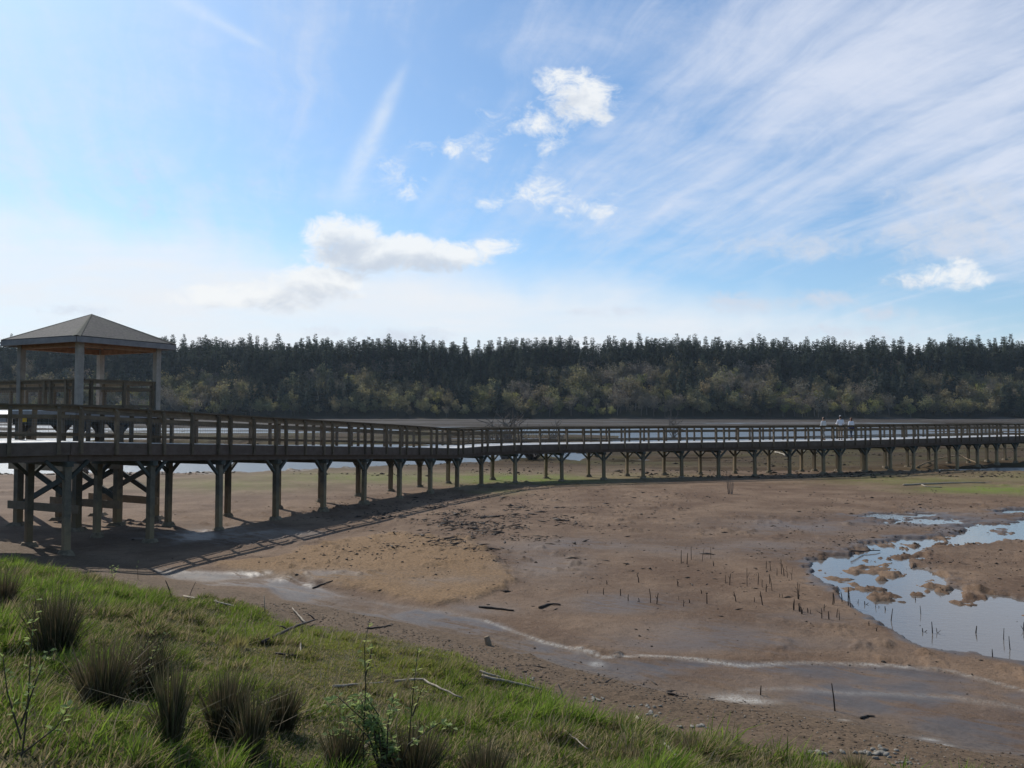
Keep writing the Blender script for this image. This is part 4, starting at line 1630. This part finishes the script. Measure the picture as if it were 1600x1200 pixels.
# ------------------------------------------------------------------ rush clumps on the bank
M['rush'] = leafy('rush_stems', (.055, .062, .024), (.105, .082, .042), 14, .25, .2)
M['rush_dry'] = leafy('dry_rush_stems', (.22, .165, .095), (.14, .105, .06), 14, .25, .1)


def rush(px, py, top, half, label, n=430, green=None):
    n = int(n * 1.6)
    half *= .95
    p = hit(px, py)
    dist = math.hypot(p.x, p.y)
    hgt = (py - top) * dist / FPX * 1.06
    rad_ = half * dist / FPX
    mb = MB()
    for k in range(n):
        an = R.uniform(0, 6.283)
        q = math.sqrt(R.random())
        r0 = q * rad_ * .45
        b = (math.cos(an) * r0, math.sin(an) * r0, -.05)
        lean = q * rad_ * .75 / max(hgt, .1) * R.uniform(.2, 1.8)
        a2 = an + R.uniform(-.5, .5)
        d = (math.cos(a2) * lean + .03, math.sin(a2) * lean, 1)
        L = hgt * R.uniform(.45, 1.08) * (1 - .12 * q)
        bk = R.uniform(.3, .9) if R.random() < .10 else R.uniform(.02, .2) * q
        mb.blade(b, d, L, R.uniform(.006, .012), (math.cos(a2) * bk, math.sin(a2) * bk, -.03 - bk * .45), None, 1 if R.random() < .22 else 0)
    o = mb.build('rush_clump', [green or M['rush'], M['rush_dry']], None, (p.x, p.y, p.z))
    tag(o, label, 'rushes', 'rush clumps on the grass bank')
    return o


rush(2, 952, 884, 24, 'dark rush clump cut by the left edge of the picture, below the boardwalk', 300)
rush(85, 1030, 915, 36, 'tall dark rush clump standing alone nearest the boardwalk legs', 430)
rush(160, 1112, 986, 40, 'broad dark rush clump at left with a gap of grass beyond it', 450)
rush(226, 1088, 982, 36, 'rush clump close behind the broad one, with leafy bramble shoots through it', 380)
rush(266, 1165, 1015, 22, 'narrow upright rush clump in front, between two broad clumps', 260)
rush(352, 1150, 1034, 34, 'dense dark green rush clump right of the narrow upright one', 430)
rush(392, 1182, 1060, 24, 'small low rush clump in front of the dense dark green one', 260)
rush(438, 1142, 1054, 30, 'brownish rush clump leaning right, beside the dense dark one', 360)
rush(535, 1215, 1105, 32, 'rush clump at the bottom edge left of the leafy bramble', 320)
rush(645, 1225, 1112, 46, 'rush clump behind the leafy bramble at the bottom edge', 420)
rush(758, 1235, 1140, 44, 'brown flattened rush clump at the bottom edge right of the bramble', 400)
rush(703, 1150, 1124, 16, 'small dark tuft of rush in the grass right of the bramble', 160)
rush(1338, 1206, 1166, 20, 'small green rush tuft among the stones at the bottom right', 200, M['maple'])
rush(372, 1014, 984, 14, 'small bright green tuft above the dense dark rush clump', 180, M['catkin'])
rush(985, 1190, 1155, 34, 'low grassy tuft by a white stick near the shore edge', 240, M['maple'])
rush(1075, 1180, 1136, 28, 'dry tipped grassy tuft right of the pale stick near the shore edge', 220, M['maple'])

# ------------------------------------------------------------------ leafy shoots and bramble
M['leaf'] = leafy('bramble_leaf', (.25, .32, .09), (.40, .44, .17), 20, .55, .2, .7)
M['stem'] = plain('green_brown_stem', (.06, .05, .03), (.04, .035, .02), .8, 20)


def leaf(mb, p, d, s, mi=0):
    p, d = Vector(p), Vector(d).normalized()
    sd = d.cross(Vector((R.uniform(-.4, .4), R.uniform(-.4, .4), 1))).normalized()
    n = sd.cross(d)
    fold = n * s * .16
    t = p + d * s
    a = p + d * s * .45
    mb.add([p, a + sd * s * .33 + fold, t, a - sd * s * .33 + fold, a - fold * .2], [(0, 1, 4), (1, 2, 4), (2, 3, 4), (3, 0, 4)], mi)


def shoot(name, label, px, py, stems, cat='plant', group=None, leafmat=None):
    """stems: list of (list of picture offsets dx,dy from base, leaves, leaf size)"""
    p = hit(px, py)
    dist = p.length if p.length else 1
    k = math.hypot(p.x, p.y) / FPX
    e = empty(name, p)
    tag(e, label, cat, group)
    fol = MB()
    for (offs, nl, ls, t0) in stems:
        pts_ = [Vector((dx * k, R.uniform(-.05, .05) * (i > 0) * (1 if len(offs) < 4 else 2), -dy * k)) for i, (dx, dy) in enumerate(offs)]
        pts_[0].z -= .05
        m_ = MB()
        n = len(pts_)
        m_.tube(pts_, [max(.0065 * (1 - .75 * i / (n - 1)), .0022) for i in range(n)], 5)
        m_.build('stem', M['stem'], e)
        for j in range(nl):
            t = t0 + (1 - t0) * (j + R.random()) / nl
            f = t * (n - 1)
            i = min(int(f), n - 2)
            q = pts_[i].lerp(pts_[i + 1], f - i)
            for g in range(R.choice((1, 2, 3))):
                d = (R.gauss(0, 1), R.gauss(0, 1), R.uniform(-.2, .8))
                leaf(fol, q + Vector(d).normalized() * R.uniform(0, .02), d, ls * R.uniform(.7, 1.25))
    fol.build('foliage', leafmat or M['leaf'], e)
    return e


shoot('sapling', 'tall thin sapling with few leaves rising through the bramble at the bottom edge', 570, 1222,
      [([(0, 0), (-2, -60), (0, -140), (2, -210), (3, -240)], 9, .055, .3), ([(0, -170), (8, -190), (12, -204)], 3, .04, .3)])
shoot('sapling', 'shorter bare sapling right of the tall thin one, tip above the grass', 640, 1222,
      [([(0, 0), (0, -70), (6, -140), (12, -200)], 10, .035, .35), ([(4, -110), (22, -150)], 3, .03, .3)])
bs = []
for k in range(20):
    an = R.uniform(-1, 1)
    h_ = R.uniform(40, 140)
    w_ = an * R.uniform(40, 135)
    bs.append(([(R.uniform(-12, 12), 0), (w_ * .35, -h_ * .75), (w_ * .8, -h_), (w_, -h_ * R.uniform(.75, 1.0))], 14, .050, .2))
shoot('bramble_bush', 'small leafed bramble bush with pale green leaves at the bottom edge', 605, 1228, bs, 'bush')
shoot('bramble_shoot', 'leafy arching shoots growing out of the rush clump at left', 220, 1100,
      [([(0, 0), (-6, -50), (4, -90), (30, -112)], 14, .03, .3), ([(0, 0), (10, -40), (18, -70), (40, -100)], 12, .03, .3), ([(0, 0), (-12, -30), (-22, -64)], 8, .03, .3)], 'bush')
shoot('young_shrub', 'pale leafed young shrub at the left edge of the bank', 32, 1190,
      [([(0, 0), (6, -70), (10, -150), (8, -210)], 14, .04, .3), ([(0, -60), (25, -110), (36, -150)], 8, .04, .2), ([(0, -40), (-22, -90), (-30, -140)], 9, .04, .2),
       ([(0, -20), (40, -40), (62, -70)], 8, .045, .3)], 'bush')
shoot('young_shrub', 'tiny pale shrub at the top of the grass bank under the boardwalk', 175, 912,
      [([(0, 0), (0, -12), (-3, -26)], 7, .05, .4), ([(0, 0), (4, -14), (8, -24)], 6, .05, .4)], 'bush')
shoot('seedling', 'thin dead seed stalk at the edge of the grass by the driftline', 216, 905, [([(0, 0), (0, -14), (-1, -26)], 3, .03, .6)])

# ------------------------------------------------------------------ sticks and driftwood


def stick(name, label, pxs, r, mat, lift=0.0, cat='stick', group=None, twigs=0, raise_=None):
    P = []
    for i, (px, py) in enumerate(pxs):
        q = hit(px, py)
        q.z += r * .6 + lift
        if raise_:
            q.z += raise_[i]
        P.append(q)
    if raise_:      # tips standing up: keep them over the first point's distance
        for i in range(1, len(P)):
            if raise_[i] > 0:
                pass
    base = P[0].copy()
    Q = []
    for a, b in zip(P[:-1], P[1:]):
        for t in (0, .35, .7):
            q = a.lerp(b, t)
            q += Vector((R.uniform(-1, 1), R.uniform(-1, 1), R.uniform(-.3, .6))) * r * .8
            q.z = max(q.z, H(q.x, q.y) + r * .3)
            Q.append(q - base)
    Q.append(P[-1] - base)
    n = len(Q)
    mb = MB()
    mb.tube(Q, [r * (1 - .55 * i / n) for i in range(n)], 7)
    for k in range(twigs):
        i = R.randrange(1, n)
        d = Vector((R.uniform(-1, 1), R.uniform(-1, 1), R.uniform(.1, .7))).normalized() * R.uniform(.15, .4)
        mb.tube([Q[i], Q[i] + d * .5, Q[i] + d + Vector((0, 0, -.04))], [r * .45, r * .35, r * .2], 5)
    o = mb.build(name, mat, None, base, True)
    tag(o, label, cat, group)
    return o


def stand(name, label, px, py, h_px, r, mat, lean=0.0, cat='stick', group=None, depth=.06):
    p = hit(px, py)
    k = math.hypot(p.x, p.y) / FPX
    h_ = h_px * k
    mb = MB()
    dx, dy = R.uniform(-.12, .12) + lean, R.uniform(-.12, .12)
    mb.tube([(0, 0, -depth), (dx * h_ * .45 + R.uniform(-.01, .01), dy * h_ * .5, h_ * .5), (dx * h_, dy * h_, h_)], [r, r * .85, r * .55], 5)
    if R.random() < .35 and h_ > .12:
        mb.tube([(dx * h_ * .4, dy * h_ * .5, h_ * .45), (dx * h_ * .4 + R.uniform(-.1, .1), .02, h_ * .75)], [r * .6, r * .4], 4)
    o = mb.build(name, mat, None, p)
    tag(o, label, cat, group)
    return o


D, DD = M['drift'], M['dark_drift']
stick('driftwood_stick', 'dark crooked branch lying across the upper edge of the grass', [(409, 1012), (450, 992), (492, 974)], .03, DD, .05, twigs=2)
stick('driftwood_stick', 'pale stick leaning on the dark branch at the edge of the grass', [(478, 978), (466, 964), (457, 953)], .018, D, .03)
stick('driftwood_stick', 'pale bent stick below the dark crooked branch', [(463, 993), (471, 1008), (469, 1026)], .016, D, .02)
stick('driftwood_stick', 'brown twiggy stick below the pale bent one', [(430, 1026), (460, 1029), (494, 1026)], .015, DD, .03, twigs=3)
stick('driftwood_stick', 'long pale stick lying in the turf left of the thin sapling', [(521, 1077), (560, 1073), (598, 1070)], .016, D, .02)
stick('driftwood_stick', 'pale stick with an elbow in the turf right of the thin sapling', [(618, 1069), (660, 1067), (690, 1082), (722, 1096)], .018, D, .03)
stick('driftwood_stick', 'long straight pale pole on the shore edge, lower of two side by side', [(751, 1061), (800, 1072), (862, 1087)], .022, D, .03)
stick('driftwood_stick', 'straight pale pole on the shore edge, upper of two side by side', [(748, 1053), (790, 1067), (832, 1080)], .018, D, .03)
stick('driftwood_stick', 'thick short pale stick in the grass right of centre', [(993, 1127), (1002, 1136), (1010, 1146)], .022, D, .05)
stick('driftwood_stick', 'white slanting stick at the bottom edge right of centre', [(1038, 1176), (1048, 1188), (1060, 1200)], .014, M['pale'], .08)
stick('driftwood_stick', 'thin dry stalk lying in the grass above the bottom edge', [(860, 1101), (878, 1116), (898, 1130)], .008, D, .10)
stick('driftwood_stick', 'thin dry stalk lowest in the grass right of the rushes', [(880, 1158), (900, 1174), (918, 1189)], .008, D, .10)
stick('driftwood_stick', 'long driftline stick at the top of the bank below the boardwalk', [(288, 934), (340, 944), (414, 961)], .022, D, .02, twigs=2)
stick('driftwood_stick', 'dark stick on the mud just beyond the thin sapling', [(572, 983), (595, 981), (614, 977)], .018, DD)
stick('driftwood_stick', 'black stick half sunk in the mud left of the white foam line', [(748, 949), (775, 952), (803, 955)], .03, DD)
stick('driftwood_stick', 'black bowed stick in the mud right of the sandy lobe', [(842, 951), (860, 945), (876, 946)], .03, DD)
stick('driftwood_stick', 'short curved stick in the wet silt near the shore stones', [(1346, 1124), (1356, 1120), (1366, 1120)], .018, DD)
stick('driftwood_stick', 'straight stick lying across the tide pool between two islets', [(1329, 867), (1350, 867), (1375, 866)], .025, DD, .10)
stick('driftwood_stick', 'dark stick on the sandy lobe pointing at the boardwalk', [(488, 920), (505, 913), (520, 908)], .025, DD)
stick('driftwood_stick', 'fallen branch arching under the far boardwalk at right', [(1432, 731), (1465, 724), (1500, 722), (1540, 731)], .07, M['low'], .0, twigs=5, raise_=[0, .35, .55, 0])
stick('driftwood_log', 'long pale log lying on the mud before the far boardwalk at right', [(1412, 759), (1450, 757), (1500, 755), (1540, 755)], .055, D, cat='log', twigs=1)
stick('driftwood_log', 'short pale forked log beside the long one at right', [(1441, 758), (1446, 761), (1472, 762)], .045, D, cat='log')
stick('driftwood_log', 'black log at the water edge seen under the boardwalk', [(904, 714), (916, 714), (930, 713)], .30, DD, .1, cat='log')
stick('driftwood_log', 'pale snag lying on the far flat under the boardwalk', [(1212, 708), (1220, 710), (1228, 714)], .10, D, .05, cat='log', twigs=3)
stand('stake', 'dark leaning stick standing at the top of the grass below the boardwalk', 270, 940, 30, .014, DD, -.35)
stand('stake', 'thin leaning twig standing right of the dark stick above the grass', 294, 934, 22, .008, DD, .45)
stand('stake', 'short pale stick standing up at the shore edge', 880, 1090, 20, .014, D, -.35)
stand('stake', 'tallest single stake standing in the wet silt at the lower right', 1305, 1111, 38, .012, M['dead'])
stand('stake', 'short stake in the silt by the pale foam patch', 1188, 1086, 14, .012, M['dead'])
p = hit(764, 1008)
mb = MB()
mb.tube([(0, 0, -.05), (-.02, 0, .07), (-.045, .01, .15)], [.062, .058, .05], 9)
tag(mb.build('wood_stump', M['low'], None, p), 'short brown sawn stump standing on the wet mud', 'stump')
# bundle of thin stems before the boardwalk
p = hit(1141, 772)
mb = MB()
for k in range(16):
    a = R.uniform(0, 6.28)
    hh = R.uniform(.5, 1.25)
    mb.tube([(.1 * math.cos(a), .1 * math.sin(a), -.05), (.12 * math.cos(a) + R.uniform(-.05, .05), .12 * math.sin(a), hh * .5), (.2 * math.cos(a), .2 * math.sin(a), hh)], [.012, .010, .004], 4)
tag(mb.build('dead_shrub', M['bare'], None, p), 'lone bundle of dead upright stems on the mud before the boardwalk', 'dead shrub')


# bare shrub beyond the bend, and its fallen neighbour
def bare_shrub(name, label, px, Y, hgt, wid, n, cat='dead shrub', flat=False):
    x_ = (px - 800) / FPX * Y
    e = Vector((x_, Y, H(x_, Y)))
    mb = MB()
    for k in range(n):
        a = R.uniform(0, 6.28)
        out = wid * math.sqrt(R.random())
        hh = hgt * R.uniform(.45, 1.0) * (1 - .4 * out / wid)
        P = [Vector((R.uniform(-.3, .3), R.uniform(-.3, .3), -.1))]
        for i in range(1, 5):
            t = i / 4
            P.append(Vector((math.cos(a) * out * t + R.uniform(-.15, .15), math.sin(a) * out * t + R.uniform(-.15, .15), hh * (math.sin(t * 1.57) if not flat else math.sin(t * 2.6)) + R.uniform(-.1, .1))))
        mb.tube(P, [.07, .058, .045, .034, .022], 4)
        for j in range(6):
            i = R.randrange(1, 5)
            d = Vector((R.uniform(-1, 1), R.uniform(-1, 1), R.uniform(-.1, 1))).normalized() * R.uniform(.3, .9) * hgt * .3
            mb.tube([P[i], P[i] + d * .6, P[i] + d + Vector((0, 0, .1))], [.030, .024, .015], 3)
    tag(mb.build(name, M['bare'], None, e), label, cat)


bare_shrub('dead_shrub', 'bare grey shrub rising above the rail where the boardwalk bends', 790, 82, 6.2, 3.2, 46)
bare_shrub('dead_shrub', 'low tangle of grey dead branches under the boardwalk bend', 832, 76, 2.0, 3.6, 46, flat=True)
bare_shrub('dead_shrub', 'thin leafless shrub above the rail right of the bare grey one', 866, 96, 5.2, 1.6, 14)
bare_shrub('dead_shrub', 'faint leafless shrub above the rail near the middle of the far boardwalk', 1052, 150, 5.6, 2.4, 16)
bare_shrub('dead_shrub', 'tiny dark shrub by the river seen between the pavilion legs', 137, 56, 1.0, .5, 10)

# dead reed stems around the pool
ST3 = [(515, 185, 20), (690, 175, 45), (410, 235, 20), (498, 240, 35), (590, 245, 35), (632, 275, 35), (690, 280, 15), (753, 283, 75), (785, 290, 55), (905, 195, 30), (930, 305, 35), (905, 270, 20), (965, 285, 20),
       (1030, 235, 20), (1060, 290, 55), (1160, 180, 45), (1183, 188, 60), (1278, 195, 95), (1220, 278, 50), (1320, 280, 25), (1365, 298, 70), (1335, 185, 60), (1360, 200, 40), (1380, 225, 40), (1415, 220, 75),
       (1440, 140, 40), (1465, 130, 80), (1480, 140, 60), (1500, 150, 60), (1520, 160, 55), (1400, 180, 50), (1555, 265, 85), (1530, 325, 50), (1560, 330, 40), (1575, 345, 35), (1455, 255, 20), (1470, 258, 20),
       (920, 70, 70), (950, 75, 60), (975, 50, 70), (1030, 60, 70), (1080, 45, 60), (1095, 85, 25), (1380, 100, 40), (1405, 105, 35)]
ST4 = [(375, 125, 75), (350, 185, 55), (380, 195, 45), (395, 205, 30), (425, 200, 25), (440, 205, 20), (500, 230, 50), (512, 190, 35), (540, 235, 40), (580, 225, 45), (597, 240, 50), (560, 155, 60), (570, 150, 50),
       (612, 140, 50), (645, 160, 80), (660, 170, 100), (697, 170, 40), (737, 180, 40), (793, 195, 50), (815, 195, 30), (853, 210, 40), (872, 265, 80), (945, 195, 20), (1010, 155, 35), (1040, 230, 60), (1033, 295, 25),
       (1052, 335, 45), (1010, 340, 25), (963, 330, 20), (1103, 340, 80), (1128, 340, 50), (1173, 350, 20), (1273, 340, 25), (1340, 340, 60), (1345, 355, 30), (1490, 380, 80), (1467, 335, 20), (1530, 430, 85),
       (1430, 440, 35), (1565, 275, 25), (1597, 330, 65), (1510, 250, 25), (758, 270, 20), (797, 300, 15)]
for (lst, ox, oy) in ((ST3, 800, 860), (ST4, 1140, 900)):
    for (a, b, h_) in lst:
        px, py = ox + a / 3.478, oy + b / 3.478
        inw = lst is ST4 and a > 690 and not (b > 325 and a < 1200)
        stand('dead_reed', 'dark dead reed stem standing in the water of the tide pool' if inw else 'dark dead reed stem standing in the mud beside the tide pool', px, py, max(h_ / 3.478, 6), R.uniform(.007, .015), M['dead'], R.uniform(-.15, .15),
              'reed stem', 'reed stems in the pool' if inw else 'reed stems in the mud', .1)

# ------------------------------------------------------------------ stones on the shore
smesh = []
for k in range(5):
    import bmesh
    bm = bmesh.new()
    bmesh.ops.create_icosphere(bm, subdivisions=2, radius=1)
    for v in bm.verts:
        c = v.co
        n_ = 1 + .22 * math.sin(c.x * 3.1 + k) * math.cos(c.y * 2.7 + k * 2) + .12 * math.sin(c.z * 5 + k * 3) + R.uniform(-.04, .04)
        v.co = Vector((c.x * 1.25, c.y * .9, c.z * .62)) * n_
    me = bpy.data.meshes.new('shore_stone')
    bm.to_mesh(me)
    bm.free()
    me.polygons.foreach_set('use_smooth', [True] * len(me.polygons))
    me.materials.append(M['stone'])
    smesh.append(me)


def stone(px, py, size_px, label, group):
    p = hit(px, py)
    s = size_px * math.hypot(p.x, p.y) / FPX / 2
    o = bpy.data.objects.new('shore_stone', R.choice(smesh))
    o.location = (p.x, p.y, p.z + s * .25)
    o.scale = (s, s, s)
    o.rotation_euler = (R.uniform(-.3, .3), R.uniform(-.3, .3), R.uniform(0, 6.28))
    COL.objects.link(o)
    tag(o, label, 'stone', group)


for (cx, cy, wx, wy, n, s0, s1, lab) in [(1285, 1176, 22, 5, 9, 5, 12, 'pale shore stone in the pile at the bottom right'), (1372, 1178, 26, 7, 26, 4, 10, 'pale shore stone in the scatter right of the green tuft'),
                                         (1415, 1192, 22, 5, 18, 2.5, 6, 'small pebble at the bottom right edge of the shore'),
                                         (925, 1092, 22, 5, 14, 2.5, 6, 'pale pebble in the small heap on the shore'), (1005, 1106, 18, 5, 9, 3, 6, 'pale pebble along the shore beyond the thick stick'),
                                         (1020, 1117, 8, 4, 6, 4, 8, 'white pebble in the cluster beside the grass'), (1090, 1136, 12, 3, 5, 4, 9, 'grey pebble at the edge of the grass'),
                                         (690, 1024, 30, 6, 12, 2.5, 5, 'pale pebble on the shore behind the bramble'), (830, 1060, 24, 6, 10, 2.5, 5, 'pebble on the shore by the pale poles')]:
    for k in range(n):
        stone(cx + R.gauss(0, .6) * wx, cy + R.gauss(0, .6) * wy, R.uniform(s0, s1), lab, 'stones: ' + lab.split(' ', 1)[1])


# ------------------------------------------------------------------ uncountable debris on the mud
def scatter(name, n, region, size, mat, label, cat, seed, flat=.5, longish=False):
    r = np.random.RandomState(seed)
    base = []
    V, F = [], []
    oct_v = np.array([(1, 0, 0), (-1, 0, 0), (0, 1, 0), (0, -1, 0), (0, 0, 1), (0, 0, -.6)], dtype=float)
    oct_f = np.array([(0, 2, 4), (2, 1, 4), (1, 3, 4), (3, 0, 4), (2, 0, 5), (1, 2, 5), (3, 1, 5), (0, 3, 5)])
    k = 0
    pxa, pya, wa = region(r, n)
    X = (pxa - 800) / FPX
    Yd = FPX * EYE / np.maximum(pya - HOR, 2)
    X = X * Yd
    Z = terrain(X, Yd)
    for i in range(len(X)):
        s = r.uniform(*size) * wa[i]
        an = r.uniform(0, 6.28)
        sx = s * (r.uniform(3, 9) if longish else r.uniform(.8, 1.8))
        sy = s * r.uniform(.7, 1.1)
        P = oct_v * np.array([sx, sy, s * flat]) * r.uniform(.75, 1.25, (6, 3))
        c, q = math.cos(an), math.sin(an)
        tilt = r.uniform(-.25, .25) if longish else 0
        P = np.stack([P[:, 0] * c - P[:, 1] * q + X[i], P[:, 0] * q + P[:, 1] * c + Yd[i], P[:, 2] + Z[i] + P[:, 0] * tilt + s * .15], -1)
        V.append(P)
        F.append(oct_f + 6 * i)
    o = np_mesh(name, np.concatenate(V), None, np.concatenate(F), mat)
    tag(o, label, cat, kind='stuff')


def reg_mix(parts_):
    def f(r, n):
        tot = sum(p_[4] for p_ in parts_)
        px, py, w = [], [], []
        for (cx, cy, sx, sy, k) in parts_:
            m_ = int(n * k / tot)
            px.append(cx + r.normal(0, 1, m_) * sx)
            py.append(cy + r.normal(0, 1, m_) * sy)
            w.append(np.ones(m_))
        px, py, w = np.concatenate(px), np.concatenate(py), np.concatenate(w)
        k = (py > 722) & (py < 1160)
        px, py, w = px[k], py[k], w[k]
        X = (px - 800) / FPX
        Yd = FPX * EYE / (py - HOR)
        X = X * Yd
        dn = sst(.42, .62, fbm(X * .9, Yd * .9, 3, 501))
        k = (r.uniform(0, 1, len(px)) < .08 + .92 * dn) & (poly_sd(px, py, CREEK) < r.uniform(-20, 60, len(px)))
        w = np.minimum(.45 + .9 * r.exponential(.6, len(px)), 2.6) * np.interp(Yd, [8, 16, 30], [.35, .6, 1.0])
        return px[k], py[k], np.minimum(w, 2.6)[k]
    return f


scatter('mud_clods', 15000, reg_mix([(760, 800, 120, 20, 5), (700, 850, 120, 22, 2), (1000, 800, 260, 30, 3), (1100, 900, 200, 40, 2), (1480, 790, 110, 16, 4), (1400, 830, 110, 18, 3), (640, 790, 90, 14, 3), (1200, 770, 300, 12, 3),
                                    (560, 880, 140, 26, 2), (1250, 1060, 250, 40, 1.4), (1400, 880, 110, 26, 3.5), (1450, 845, 110, 14, 3)]), (.008, .034), plain('clod', (.085, .062, .045), (.05, .038, .028), .9, 20), 'small dark mud clods strewn over the flat', 'mud clods', 5)
scatter('twig_litter', 5200, reg_mix([(770, 815, 80, 14, 6), (660, 800, 70, 14, 3), (720, 850, 80, 14, 3), (850, 790, 120, 20, 2), (1000, 900, 160, 40, 1), (1100, 1085, 200, 20, 2)]), (.009, .026), M['dark_drift'], 'dark twigs strewn over the mud near the boardwalk', 'twigs', 6, 1.0, True)


def reg_strand(r, n):
    al = r.uniform(-14, 14, n)
    d = r.normal(10.7, .5, n)
    X = al * BN[1] + d * BN[0]
    Y = -al * BN[0] + d * BN[1]
    k = Y > 6
    mx, my = to_map(X[k], Y[k])
    return mx, my, np.ones(k.sum())


scatter('shore_litter', 2600, reg_strand, (.006, .022), plain('shore_litter', (.10, .075, .05), (.05, .037, .026), .9, 20), 'brown litter and chips along the shore', 'litter', 7, .6)
scatter('shore_gravel', 1300, reg_strand, (.005, .016), M['stone'], 'fine pale gravel along the shore', 'gravel', 8, .7)

def reg_far(r, n):
    mx = r.uniform(-60, 1660, n)
    Yd = 56 + 90 * r.uniform(0, 1, n) ** 1.6
    X = (mx - 800) / FPX * Yd
    k = (terrain(X, Yd) > RIVER_Z + .08) & (fbm(X * .18, Yd * .35, 4, 601) > .50)
    w = .5 + r.exponential(.7, n)
    return mx[k], (HOR + FPX * EYE / Yd)[k], np.minimum(w, 3)[k]


scatter('marsh_debris', 9000, reg_far, (.025, .08), plain('marsh_debris', (.075, .055, .036), (.035, .027, .02), .9, 4), 'dark clods and drift strewn over the flat beyond the boardwalk', 'debris', 9, .5)
# ------------------------------------------------------------------ haze over the flat
m = bpy.data.materials.new('haze')
m.use_nodes = True
T = NT(m.node_tree)
T.n.clear()
out = T.new('ShaderNodeOutputMaterial')
pv_ = T.new('ShaderNodeVolumePrincipled')
pv_.inputs['Color'].default_value = (.72, .86, 1.0, 1)
pv_.inputs['Density'].default_value = .00006
pv_.inputs['Anisotropy'].default_value = .2
T.l.new(pv_.outputs[0], out.inputs['Volume'])
mb = MB()
mb.prism([(-2500, -2500), (2500, -2500), (2500, 2500), (-2500, 2500)], -3.0, 100.0)
tag(mb.build('haze', m), kind='stuff')
